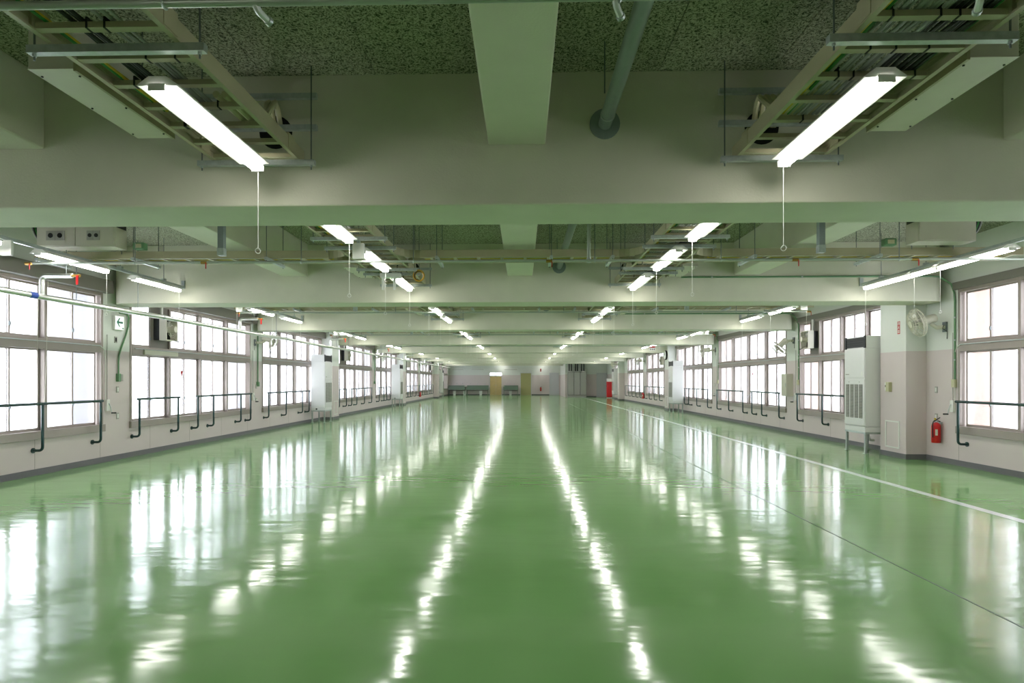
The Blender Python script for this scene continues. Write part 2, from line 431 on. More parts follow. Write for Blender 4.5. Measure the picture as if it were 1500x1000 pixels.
# ------------------------------------------------------------------ windows
wn = [0]
def window(s, k, panel=None):
    y0, y1 = WIN[s][k]; X = XW[s]; wn[0] += 1
    def x(d): return s*(X+d)        # d > 0: outwards
    t = thing(f'window_{wn[0]}', f'wide frosted window with two rows of sliding panes, {SIDE[s]}, {bay(k)}', 'window', (s*X, (y0+y1)/2, ZS), kind='structure')
    m = B(x(-.015), x(.12), y0, y0+.055, ZS, ZH); m.box(x(-.015), x(.12), y1-.055, y1, ZS, ZH); m.box(x(-.015), x(.12), y0+.055, y1-.055, ZH-.055, ZH)
    m.build('window_frame', 'frame_bronze', t)
    B(x(-.05), x(.12), y0-.02, y1+.02, ZS, ZS+.13).build('sill', 'frame_bronze', t, bevel=.004)
    B(x(-.02), x(.12), y0+.055, y1-.055, 2.01, 2.18).build('transom', 'frame_bronze', t, bevel=.004)
    MB().cyl((x(-.045), y0+.1, 2.13), (x(-.045), y1-.1, 2.13), .008, 6).build('operator_rod', 'steel', t)
    n = 4; W = (y1-y0-.11)/n
    for i in range(1, n):
        yy = y0+.055+i*W
        B(x(-.018), x(.12), yy-.03, yy+.03, ZS+.13, ZH-.055).build('mullion', 'frame_bronze', t)
    B(x(-.16 if s < 0 else -.06), x(.0), y0-.08, y1+.08, ZH, ZH+(.23 if s < 0 else .13)).build('blind_box', 'head_box', t, bevel=.004)
    sw = (W-.07)/2
    srcs = {}
    for row, (za, zb) in enumerate(((ZS+.13, 2.01), (2.18, ZH-.055))):
        for i in range(n):
            for h in range(2):
                col = 2*i+h
                a = y0+.055+i*W+.035+h*sw; b = a+sw
                if h == 0: b += .018
                else: a -= .018
                d0 = .03+.035*h
                if row == 1 and panel == col:
                    B(x(.02), x(.06), a, b, za, zb).build('blank_panel', 'panel_bronze', t, label='dark blank panel behind the exhaust fan'); continue
                key = (row, h)
                if key in srcs:
                    sa, pa, a0 = srcs[key]
                    so = link_mesh('sash', sa, t, (0, a-a0, 0)); link_mesh('pane', pa, so, (0, 0, 0))
                else:
                    f = .028
                    m = B(x(d0), x(d0+.03), a, a+f, za, zb); m.box(x(d0), x(d0+.03), b-f, b, za, zb)
                    m.box(x(d0), x(d0+.03), a+f, b-f, za, za+f+.015); m.box(x(d0), x(d0+.03), a+f, b-f, zb-f, zb)
                    so = m.build('sash', 'frame_bronze', t)
                    xx = x(d0+.015)
                    po = B(xx-.003, xx+.003, a+f, b-f, za+f+.015, zb-f).build('pane', 'frosted_glass', so)
                    srcs[key] = (so, po, a)
        if k in (2, 3, 4):
            for i in range(n):
                yy = y0+.055+i*W+.035+sw; zz = (za+zb)/2-.25
                B(x(.012), x(.03), yy-.012, yy+.012, zz-.03, zz+.03).build('latch', 'rod_steel', t)
    return t
PANELS = {(-1, 3): 1, (1, 3): 6, (-1, 5): 1, (1, 6): 1, (-1, 7): 1, (-1, 8): 6}
for s in (-1, 1):
    for k in sorted(WIN[s]): window(s, k, PANELS.get((s, k)))
def pane_y(s, k, col):
    y0, y1 = WIN[s][k]; W = (y1-y0-.11)/4; sw = (W-.07)/2
    return y0+.055+(col//2)*W+.035+(col % 2+.5)*sw

# ------------------------------------------------------------------ lamps
def lamp_proto():
    t = thing('batten_lamp', '', 'lamp', (0, 0, 0))
    L = .62
    MB().prism([(-.05, .075), (.05, .075), (.112, .030), (.112, .022), (-.112, .022), (-.112, .030)], 'y', -L, L).build('housing', 'white_plastic', t)
    MB().prism([(-.046, .022), (.046, .022), (.046, .004), (.030, -.012), (-.030, -.012), (-.046, .004)], 'y', -L-.004, L+.05).build('diffuser', 'lamp_glow', t, label='glowing light bar')
    m = B(-.046, .046, -L-.012, -L-.004, -.010, .03); m.build('end_cap', 'white_plastic', t)
    B(-.047, .047, L+.05, L+.058, -.013, .03).build('end_cap', 'white_plastic', t)
    c = MB().tube([(0, L+.064, .0), (0, L+.064, -.6)], .0024, 5).build('pull_cord', 'white_plastic', t)
    MB().ring((0, L+.06, -.622), (0, 1, .3), .02, .0032, 12, 5).build('cord_ring', 'white_plastic', c)
    return t
LP = lamp_proto(); lp_used = [False]
def lamp(x, yc, z, label, group, sy=1.0):
    if not lp_used[0]:
        lp_used[0] = True; LP.location = (x, yc, z); LP['label'] = label; LP['group'] = group; LP.scale = (1, sy, 1)
        return LP
    return copy_tree(LP, (x, yc, z), 0, label, group, sy)
POS = ['nearest the sinks', 'in the middle', 'farthest from the sinks']
def lamp_ys(k):
    if k == 1: return [3.985, .9]
    return [YB[k]-.84, YB[k]-2.78, YB[k]-4.68][:2 if k == 10 else 3]
XT = {-1: -2.10, 1: 2.0}
XS = {-1: -6.23, 1: 6.05}
ZT = 3.235
for k in range(1, 11):
    for s in (-1, 1):
        if True:
            for i, yc in enumerate(lamp_ys(k)):
                lamp(XT[s]+(.07 if s < 0 else -.04), yc, 3.116, f'lit lamp under tray, {SIDE[s]}, {bay(k)}, {POS[i]}', 'lamps under the cable trays')
                if k < 9 or (k == 9 and s < 0):
                    lamp(XS[s], yc, 3.116, f'lit lamp on window-side channel, {SIDE[s]}, {bay(k)}, {POS[i]}', 'lamps along the windows')
lamp(XS[1], 9.36, 3.116, 'half-length lit lamp on window-side channel, white-line side, between two longer lamps', 'lamps along the windows', .42)

# ------------------------------------------------------------------ lengthwise cable trays
def long_tray(k, s):
    xc = XT[s]; yb = YB[k]; ya = YB[k-1]+BT+.05
    ye = yb-.06
    near = k <= 3
    t = thing('cable_tray', f'ladder cable tray running lengthwise, {SIDE[s]}, {bay(k)}', 'cable tray', (xc, (ya+ye)/2, ZT), 'lengthwise cable trays')
    for sd in (-1, 1):
        xr = xc+sd*.33
        m = MB().prism([(xr-.015, ZT), (xr+.015, ZT), (xr+.015, ZT+.012), (xr-.003*sd+.0, ZT+.016), (xr-.003*sd, ZT+.05), (xr+.004*sd, ZT+.055), (xr-.003*sd, ZT+.06), (xr-.003*sd, ZT+.09), (xr+.015, ZT+.094), (xr+.015, ZT+.106), (xr-.015, ZT+.106)] if sd < 0 else
                       [(xr-.015, ZT), (xr+.015, ZT), (xr+.015, ZT+.106), (xr-.015, ZT+.106), (xr-.015, ZT+.094), (xr+.003, ZT+.09), (xr+.003, ZT+.06), (xr-.004, ZT+.055), (xr+.003, ZT+.05), (xr+.003, ZT+.016), (xr-.015, ZT+.012)], 'y', ya, ye)
        rl = m.build('side_rail', 'tray_paint', t)
        if 1 <= k <= 2:
            for yy in ((3.02, 4.62) if k == 1 else (7.2, 10.6)):
                B(xr-.019, xr+.019, yy-.06, yy+.06, ZT+.01, ZT+.125).build('splice_plate', 'tray_paint', rl)
    step = .293 if 1 <= k <= 4 else .6 if 4 < k < 7 else 1.2
    y = ye-.14; src = None
    while y > ya+.05:
        if src is None:
            src = B(xc-.314, xc+.314, y-.022, y+.022, ZT+.006, ZT+.036).build('rung', 'tray_paint', t); yb0 = y
        else: link_mesh('rung', src, t, (0, y-yb0, 0))
        y -= step
    # hanger channels and threaded rods
    sy = {1: [4.80, 3.13, 1.46], 2: [11.03, 9.85, 9.45, 7.9, 7.38, 6.0]}.get(k, [yb-.12, yb-1.3, yb-1.7, yb-3.25, yb-3.8])
    for y in sy:
        st = MB().prism([(y-.0205, ZT-.042), (y+.0205, ZT-.042), (y+.0205, ZT-.001), (y-.0205, ZT-.001)], 'x', xc-.465, xc+.465).build('hanger_channel', 'steel', t)
        for sd in (-1, 1):
            rx = xc+sd*.435
            MB().cyl((rx, y, ZT-.075), (rx, y, ZC-.002), .0055, 6).build('threaded_rod', 'rod_steel', t)
            if 1 <= k <= 3: MB().cyl((rx, y, ZT-.055), (rx, y, ZT-.042), .011, 6).build('nut', 'steel', st)
    if 1 <= k <= 3:      # upper channels against the beam
        for z in (3.49, 3.74):
            B(xc-.465, xc+.465, yb-.13, yb-.09, z, z+.041).build('hanger_channel', 'steel', t)
    # cables lying on the rungs
    if 1 <= k <= 4:
        kinds = (['cable_green', 'cable_yellow'] + ['cable_black']*4 + ['cable_grey']*4) if s < 0 else (['cable_yellow', 'cable_green'] + ['cable_grey']*11 + ['cable_black']*9 + ['cable_green'])
        n = len(kinds) if k <= 2 else 8
        yend = ye-.9 if s < 0 else ye-.75
        for i in range(n):
            c = kinds[i]
            f = ((.05, .07, .26, .29, .33, .36, .56, .6, .64, .67)[i] if s < 0 else (.06 + .9*i/n)) if k <= 2 else (.1+.8*i/n)
            xb = xc-.3+.6*f
            r = .009 if 'grey' in c else .011
            z = ZT+.037+r
            pts = []
            q = 9 if k <= 2 else 4
            ph = random.random()*6
            for j in range(q+1):
                yy = ya+.05+(yend-ya-.05)*j/q
                pts.append((xb+.012*math.sin(yy*1.7+ph), yy, z+(.004*math.sin(yy*2.1+ph*2) if j else 0)+.002))
            MB().tube(pts, r, 6).build('cable', c, t)
    # cable ties and bent conduits into the beam
    if 1 <= k <= 2:
        y1 = ye-.14
        for j in range(2, 7):
            yy = y1-.293*j
            for q in range(2 if s < 0 else 3):
                xx = xc+random.uniform(-.25, .25)
                B(xx-.005, xx+.005, yy-.025, yy+.025, ZT+.003, ZT+.06).build('cable_tie', 'tie_black', t)
        for q in range(2 if s < 0 else 4):
            xx = xc+.23-.055*q if s < 0 else xc-.24+.06*q
            up = 3.745+.022
            hx = xc+(.1+.05*q if s < 0 else -.12-.05*q+.1)
            p = [(xx, yb-1.15, ZT+.062), (xx, yb-.7, ZT+.065), (xx+(hx-xx)*.4, yb-.42, ZT+.2), (hx, yb-.2, 3.66), (hx, yb-.17, 3.69), (hx, yb-.115, 3.66), (hx, yb-.075, 3.58), (hx, yb-.05, 3.5)]
            MB().tube(p, .022, 8).build('bent_conduit', 'conduit_beige', t)
    return t
for k in range(1, 11):
    for s in (-1, 1): long_tray(k, s)
# flat black discs on the beam face paint the shade inside round openings
for k in (1, 2, 3):
    for s in (-1, 1):
        xx = XT[s]+(.09 if s < 0 else -.09)
        o = MB().cyl((xx, YB[k]-.004, 3.52), (xx, YB[k]+.01, 3.52), .135, 24).build('sleeve_shade_disc', 'painted_hole_shade')
        tag(o, f'round sleeve opening, inside shade painted black, {SIDE[s]}, {bay(k)}', 'opening', 'sleeve openings in the beams')
# long pull boxes fixed beside the trays
for k in (1, 2, 3):
    for s in (-1, 1):
        xa = XT[s]+s*.475; xb = xa+s*.265; yb = YB[k]
        y0, y1 = yb-1.5, yb-.5
        t = thing('pull_box', f'long beige pull box beside the cable tray, {SIDE[s]}, {bay(k)}', 'pull box', ((xa+xb)/2, (y0+y1)/2, 3.287), 'pull boxes beside the trays')
        B(xa, xb, y0, y1, 3.289, 3.56).build('body', 'box_paint', t, bevel=.004)
        B(xa, xb, y0-.004, y1+.004, 3.285, 3.2885).build('lid', 'box_paint', t)
        xm = xa-s*.0
        B(xa-s*.018, xa, y0, y1, 3.275, 3.37).build('flange', 'tray_paint', t)
        for yy in (y0+.08, (y0+y1)/2, y1-.08):
            for xx in (xa+s*.02, xb-s*.02): MB().cyl((xx, yy, 3.285), (xx, yy, 3.279), .007, 6).build('screw', 'black', t)
        for yy in (y0+.15, y1-.15): MB().cyl(((xa+xb)/2, yy, 3.55), ((xa+xb)/2, yy, ZC), .0055, 6).build('threaded_rod', 'rod_steel', t)

# ------------------------------------------------------------------ crosswise cable trays
def cross_tray(k):
    yb = YB[k]; ya, ye = yb-2.5, yb-2.1
    t = thing('crosswise_cable_tray', f'ladder cable tray crossing the hall between beams, {bay(k)}', 'cable tray', (0, (ya+ye)/2, ZT), 'crosswise cable trays')
    segs = [(-7.0, -2.75), (-1.45, 1.35), (2.65, 6.9)]
    for (a, b) in segs:
        for y in (ya, ye):
            B(a, b, y-.015, y+.015, ZT, ZT+.106).build('side_rail', 'tray_paint', t)
        x = a+.15; src = None
        while x < b-.05:
            if src is None: src = B(x-.02, x+.02, ya+.016, ye-.016, ZT+.006, ZT+.034).build('rung', 'tray_paint', t); x0 = x
            else: link_mesh('rung', src, t, (x-x0, 0, 0))
            x += .334
    # curved tee pieces joining the lengthwise trays
    for s in (-1, 1):
        for sd in (-1, 1):
            for (y, q) in ((ya, -1), (ye, 1)):
                cx = XT[s]+sd*.65; cy = y+q*.305
                pts = []
                for i in range(7):
                    a_ = PI/2*i/6
                    pts.append((cx-sd*.30*math.sin(a_), cy-q*.305*math.cos(a_)))
                ex = -2.75 if (s, sd) == (-1, -1) else -1.45 if (s, sd) == (-1, 1) else 1.35 if (s, sd) == (1, -1) else 2.65
                m = MB()
                vs = []
                for (px, py) in pts: vs += [(px, py, ZT), (px, py, ZT+.106), (px+sd*.006, py-q*.0, ZT+.106), (px+sd*.006, py, ZT)]
                fs = []
                for i in range(6):
                    for j in range(4): fs.append((i*4+j, i*4+(j+1) % 4, i*4+4+(j+1) % 4, i*4+4+j))
                m._add(vs, fs); m.build('tee_corner', 'tray_paint', t)
    if k <= 3:
        for i, c in enumerate(['cable_yellow', 'cable_black', 'cable_black', 'cable_grey', 'cable_yellow']):
            for (a, b) in segs:
                y = ya+.06+.06*i
                MB().tube([(a+.02, y, ZT+.046), ((a+b)/2, y+.01, ZT+.048), (b-.02, y, ZT+.046)], .01, 6).build('cable', c, t)
    for x in (-6.88, -5.5, -3.6, -1.2, .4, 1.25, 3.2, 4.9):
        if k <= 4:
            B(x-.0205, x+.0205, ya-.13, ye+.13, ZT-.042, ZT-.001).build('hanger_channel', 'steel', t)
            for y in (ya-.1, ye+.1): MB().cyl((x, y, ZT-.06), (x, y, ZC-.002 if abs(abs(x)-4.1) > .3 else ZLB), .0055, 6).build('threaded_rod', 'rod_steel', t)
for k in (2, 3, 4, 5): cross_tray(k)

# air pipes crossing the hall
def air_pipe(k):
    y = 2.54 if k == 1 else YB[k]-3.03
    z = 3.08
    t = thing('air_pipe', f'thin pale compressed air pipe crossing the hall, {bay(k)}', 'pipe', (0, y, z), 'crosswise air pipes')
    MB().cyl((-6.6, y, z), (6.5, y, z), .017, 10).build('pipe', 'pipe_pale', t)
    for x in ((-2.9, -1.5, .4, 2.6) if k == 1 else (-5.2, -2.95, -1.45, .95, 2.6, 4.9)):
        MB().cyl((x, y, z-.02), (x, y, ZC-.002 if min(abs(x-q) for q in (-4.16, -.047, 4.03)) > .25 else ZLB), .006, 6).build('hanger_rod', 'rod_steel', t)
        MB().ring((x, y, z), (1, 0, 0), .021, .006, 12, 5).build('pipe_clamp', 'steel', t)
    if k == 1:
        for x in (-1.12, .38, 1.86):
            d = MB().tube(bend((x, y, z), (x+.01, y+.02, z-.03), (x+.03, y+.06, z-.04), .012), .015, 8).build('drain_elbow', 'clear_plastic', t)
            MB().cyl((x+.03, y+.06, z-.04), (x+.037, y+.075, z-.043), .019, 10).build('elbow_cap', 'steel', d)
    elif k <= 4:
        for x in ((-6.66, -4.26, .35, 3.56, 5.1, 6.55) if k == 2 else (-6.66, 6.55)):
            v = MB().cyl((x-.04, y, z-.004), (x+.04, y, z-.004), .021, 10).build('valve', 'brass', t)
            B(x+.03, x+.04, y-.03, y-.02, z-.09, z-.01).build('valve_handle', 'red', v)
for k in range(1, 8): air_pipe(k)

# vertical cable posts hanging from the ceiling
for k in (2, 3, 4, 5):
    for s, x in ((-1, -3.74), (1, 3.62)):
        y = YB[k]-3.6
        t = thing('drop_post', f'square grey wiring post hanging from the ceiling, {SIDE[s]}, {bay(k)}', 'post', (x, y, 3.0), 'hanging wiring posts')
        B(x-.036, x+.036, y-.036, y+.036, 3.10, ZC).build('post', 'pipe_grey', t)
        B(x-.041, x+.041, y-.041, y+.041, 3.05, 3.14).build('end_fitting', 'steel', t)

# big round drain pipe through the beams
for k in (1, 2, 3):
    ya, yb = YB[k-1]+BT, YB[k]
    t = thing('drain_pipe', f'round grey drain pipe running lengthwise beside the centre beam, {bay(k)}', 'pipe', (.657, (ya+yb)/2, 3.5), 'drain pipe lengths')
    MB().cyl((.66, ya+.001, 3.56), (.66, yb-.001, 3.56), .052, 20).build('pipe', 'pipe_grey', t)
    MB().cyl((.66, yb-.014, 3.56), (.66, yb-.001, 3.56), .122, 28).build('wall_flange', 'pipe_grey', t)
    MB().cyl((.66, yb-.2, 3.56), (.66, yb-.18, 3.56), .058, 20).build('collar', 'steel', t)
    MB().cyl((.6, yb-.45, 3.6), (.6, yb-.45, ZC-.002), .005, 6).build('hanger_rod', 'rod_steel', t)
t = thing('riser_tube', 'pale vertical tube dropping from ceiling to the air pipe', 'pipe', (.877, 8.2, 3.1))
MB().cyl((.877, 8.16, 3.1), (.877, 8.16, ZC), .024, 12).build('tube', 'pipe_pale', t)
MB().cyl((.877, 8.16, 3.06), (.877, 8.16, 3.12), .03, 12).build('coupling', 'steel', t)

# window-side lamp channels
for k in range(1, 10):
    for s in (-1, 1):
        if k == 9 and s > 0: continue
        ya = YB[k-1]+BT+.05; yb = YB[k]-.03
        x = XS[s]
        t = thing('lamp_channel', f'steel channel carrying lamps along the windows, {SIDE[s]}, {bay(k)}', 'channel', (x, (ya+yb)/2, 3.192), 'lamp channels along the windows')
        B(x-.0205, x+.0205, ya, yb, 3.192, 3.233).build('channel', 'steel', t)
        B(x-.03, x+.03, yb-.005, yb+.025, 3.185, 3.33).build('end_bracket', 'steel', t)
        for yy in (ya+.3, yb-1.75, yb-.6):
            c = MB().cyl((x, yy, 3.23), (x, yy, ZC-.002), .0055, 6).build('threaded_rod', 'rod_steel', t)
            B(x-.03, x+.03, yy-.03, yy+.03, 3.233, 3.265).build('saddle', 'steel', c)
        if k in (2, 3, 4):
            yy = yb-3.85
            b = B(x-.07, x+.07, yy-.02, yy+.02, 3.01, 3.192); b.build('sensor_box', 'white_plastic', t, bevel=.006, label='small white box under the channel')
# small units on the tray of the ninth bay
t = thing('speaker_box', 'white upright box hanging under the tray between lamps, exit-sign side', 'box', (-2.0, 7.25, 3.0))
B(-2.07, -1.93, 7.42, 7.47, 2.98, 3.17).build('case', 'white_plastic', t, bevel=.006)
B(-2.02, -1.98, 7.43, 7.46, 3.17, 3.2).build('bracket', 'steel', t)
t = thing('access_point', 'white wireless unit with two hanging prongs by tray end, exit-sign side', 'wireless unit', (-2.06, 9.55, 2.92))
B(-2.22, -1.9, 9.50, 9.60, 3.1, 3.17).build('case', 'white_plastic', t, bevel=.01)
for x in (-2.18, -2.0): MB().cyl((x, 9.55, 2.92), (x, 9.55, 3.1), .022, 10).build('antenna', 'white_plastic', t)
t = thing('cable_coil', 'coil of yellow cable hanging beside the cable tray', 'cable coil', (-1.5, 9.7, 3.1))
for i in range(3): MB().ring((-1.64, 9.66+.025*i, 3.155), (.1*i, 1, .08), .085-.006*i, .012, 20, 6).build('loop', 'coil_yellow' if i != 1 else 'cable_black', t)

# ceiling-hung distribution boxes
def dist_box(s, x0, x1, y0, y1, label):
    t = thing('distribution_box', label, 'electrical box', ((x0+x1)/2, (y0+y1)/2, 3.345), 'ceiling-hung distribution boxes')
    B(x0, x1, y0, y1, 3.345, 3.95).build('case', 'box_paint', t, bevel=.006)
    xm = (x0+x1)/2
    for (a, b) in ((x0+.01, xm-.004), (xm+.004, x1-.01)) if s < 0 else ((x0+.01, x1-.01),):
        B(a, b, y0-.014, y0-.001, 3.36, 3.94).build('door', 'box_paint', t, bevel=.003)
    if s < 0:
        for (xx, zz, q) in ((x0+.21, 3.50, .062), (x0+.34, 3.50, .062), (x0+.76, 3.50, .044), (x0+.85, 3.50, .044)):
            p = B(xx-q, xx+q, y0-.024, y0-.014, zz-.065, zz+.065).build('socket_plate', 'grille_grey', t)
            MB().cyl((xx, y0-.024, zz), (xx, y0-.029, zz), .034 if q > .05 else .027, 14).build('socket_hole', 'black', p)
    xi = x1 if s < 0 else x0
    B(xi-.004*(-s), xi+.006*(-s), y0+.03, y1-.03, 3.62, 3.93).build('side_vent', 'black', t)
    for i in range(4):
        xo = x0-.02 if s < 0 else x1+.02; sg = -1 if s < 0 else 1
        p = [(xo-sg*.04, y0+.1, 3.9-.02*i), (xo+sg*(.12+.03*i), y0+.1, 3.8), (xo+sg*(.10+.03*i), y0+.12, 3.55), (xo-sg*.02, y0+.18, 3.37)]
        q = []
        for a in range(13):
            u = a/12; q.append(tuple(p[0][j]*(1-u)**3+3*p[1][j]*u*(1-u)**2+3*p[2][j]*u*u*(1-u)+p[3][j]*u**3 for j in range(3)))
        MB().tube(q, .013, 6).build('cable', ('cable_black', 'cable_green', 'cable_black', 'cable_grey')[i], t)
    for xx in (x0+.1, x1-.1): MB().cyl((xx, y1+.03, 3.3), (xx, y1+.03, ZC-.002), .006, 6).build('threaded_rod', 'rod_steel', t)
dist_box(-1, -6.72, -5.62, 8.34, 8.60, 'beige distribution box with four round sockets under the ceiling')
dist_box(1, 5.24, 6.0, 8.28, 8.54, 'plain beige distribution box under the ceiling beside looping cables')
for s, x in ((-1, -5.4), (1, 5.02)):
    y = 8.55
    t = thing('junction_box', f'small green junction box on the crosswise tray, {SIDE[s]}', 'junction box', (x, y, 3.345), 'green junction boxes')
    B(x-.08, x+.08, y-.05, y+.05, 3.343, 3.44).build('case', 'conduit_green', t, bevel=.01)
    B(x-.045, x+.045, y-.056, y-.05, 3.365, 3.42).build('cover', 'conduit_beige', t)

# ------------------------------------------------------------------ foil-jacketed pipe along the exit-sign wall
t = thing('insulated_pipe', 'long silver insulated pipe hanging along the exit-sign windows', 'pipe', (-6.8, 28, 2.66))
xp, zp, rp = -6.8, 2.70, .043
ys = [-.9]+[YB[k]+.3 for k in range(1, 9)]+[57.5]
for i in range(len(ys)-1):
    sg = [(xp, ys[i]+(ys[i+1]-ys[i])*j/6, zp-.015*math.sin(PI*j/6)) for j in range(7)]
    MB().tube(sg, rp, 14).build('jacket', 'foil', t)
    if i >= 1: MB().cyl((xp, ys[i]-.03, zp), (xp, ys[i]+.03, zp), rp+.004, 14).build('jacket_band', 'steel', t)
B0 = MB().cyl((xp, 8.30, zp-.014), (xp, 8.42, zp-.014), rp+.003, 14).build('marker_band', 'blue', t, label='blue marker band')
for k in range(1, 9):
    for yy in (YB[k]-1.95, YB[k]-.45):
        MB().cyl((xp, yy, zp), (xp, yy, ZC-.002), .006, 6).build('hanger_rod', 'rod_steel', t)
    yb = YB[k]-2.62
    top = 2.98
    br = MB().tube(bend((xp, yb, zp), (xp, yb, top), (-6.36, yb, top), .07), .034, 12).build('branch', 'foil', t)
    if k <= 5:
        MB().cyl((-6.36, yb, top), (-6.25, yb, top), .02, 10).build('valve', 'brass', br)
        B(-6.29, -6.262, yb-.03, yb-.02, top-.13, top+.0).build('valve_handle', 'red', br)
        MB().cyl((-6.45, yb, top), (-6.45, yb, ZC-.002), .005, 6).build('branch_rod', 'rod_steel', br)

# ------------------------------------------------------------------ handrails
def handrail(s, y0, y1, legs, label):
    X = XW[s]; xr = s*(X-.16); zr = 1.135; r = .021
    t = thing('handrail', label, 'handrail', (xr, (y0+y1)/2, .4), 'dark green window handrails')
    MB().tube([(xr, y0, zr), (xr, y1, zr)], r+.002, 10).build('top_rail', 'rail_green', t)
    for yl in legs:
        lg = MB().tube(bend((xr, yl, zr-.02), (xr, yl, .40), (s*(X-.001), yl, .40), .07, 6), r, 10).build('leg', 'rail_green', t)
        MB().cyl((s*(X-.016), yl, .40), (s*(X-.001), yl, .40), .042, 14).build('wall_flange', 'rail_green', lg)
    return t
def evenly(a, b, n): return [a+.05+(b-a-.1)*i/(n-1) for i in range(n)]
handrail(-1, 5.9, 10.84, [6.0, 7.1, 8.25, 9.46, 10.79], 'long dark green handrail under the window just before the exit sign')
handrail(-1, 11.84, 13.32, [11.9, 13.26], 'short dark green handrail just past the exit sign')
handrail(-1, 14.02, 16.9, [14.08, 14.8, 16.25, 16.84], 'four-legged dark green handrail beyond the red triangle, exit-sign side')
handrail(-1, 17.97, 21.6, [18.05, 19.4, 20.85, 21.5], 'dark green handrail ending at the air conditioner, exit-sign side, seventh bay')
handrail(-1, 25.0, 26.15, [25.1, 26.1], 'short dark green handrail behind the air conditioner, exit-sign side, sixth bay')
handrail(-1, 26.86, 30.6, [26.92, 27.75, 29.1, 30.5], 'four-legged dark green handrail, exit-sign side, sixth bay')
handrail(-1, 32.0, 33.3, [32.1, 33.2], 'two-legged dark green handrail, exit-sign side, fifth bay')
handrail(-1, 33.8, 34.9, [33.9, 34.8], 'dark green handrail ending at the air conditioner, exit-sign side, fifth bay')
handrail(-1, 39.1, 41.2, [39.2, 40.2, 41.1], 'three-legged dark green handrail, exit-sign side, fourth bay')
handrail(-1, 41.7, 44.9, [41.8, 43.2, 44.8], 'dark green handrail beside the far extinguisher, exit-sign side, fourth bay')
handrail(-1, 46.0, 51.6, evenly(46.0, 51.6, 6), 'long dark green handrail, exit-sign side, third bay')
handrail(1, 5.9, 10.84, [6.1, 7.7, 9.36, 10.79], 'long dark green handrail beside the red extinguisher and wall fan')
handrail(1, 13.7, 17.06, [13.8, 15.6, 17.0], 'dark green handrail ending at the air conditioner, white-line side, eighth bay')
handrail(1, 18.13, 20.4, [18.2, 19.5, 20.33], 'three-legged dark green handrail beside the grey wall cabinet')
handrail(1, 21.1, 24.0, [21.16, 22.6, 23.94], 'three-legged dark green handrail beyond the red triangle, white-line side')
handrail(1, 25.1, 28.8, [25.16, 26.7, 28.0, 28.7], 'four-legged dark green handrail ending at air conditioner, white-line side, sixth bay')
handrail(1, 32.5, 38.1, evenly(32.5, 38.1, 5), 'long dark green handrail, white-line side, fifth bay')
handrail(1, 39.5, 45.2, evenly(39.5, 45.2, 5), 'long dark green handrail, white-line side, fourth bay')
def chain(s, ya, yb, label):
    x = s*(XW[s]-.16); pts = []
    for i in range(13):
        u = i/12; pts.append((x, ya+(yb-ya)*u, 1.12-.17*4*u*(1-u)))
    o = MB().tube(pts, .007, 6).build('safety_chain', 'chain_white'); tag(o, label, 'chain', 'white safety chains')
chain(-1, 13.32, 14.02, 'white chain sagging between two handrails, exit-sign side')
chain(1, 20.4, 21.1, 'white chain sagging between two handrails, white-line side')
# red triangle marks on the access panes
for s, k, yy, z in ((-1, 3, 13.72, 1.66), (1, 4, 20.75, 1.70)):
    x = s*(XW[s]+.026)
    m = MB()._add([(x, yy-.06, z+.055), (x, yy+.06, z+.055), (x, yy, z-.075), (x-s*.003, yy-.06, z+.055), (x-s*.003, yy+.06, z+.055), (x-s*.003, yy, z-.075)], [(0, 1, 2), (5, 4, 3), (0, 1, 4, 3), (1, 2, 5, 4), (2, 0, 3, 5)])
    tag(m.build('triangle_mark', 'sign_red'), f'red triangle sticker on a frosted pane, {SIDE[s]}', 'sticker', 'red triangle stickers')

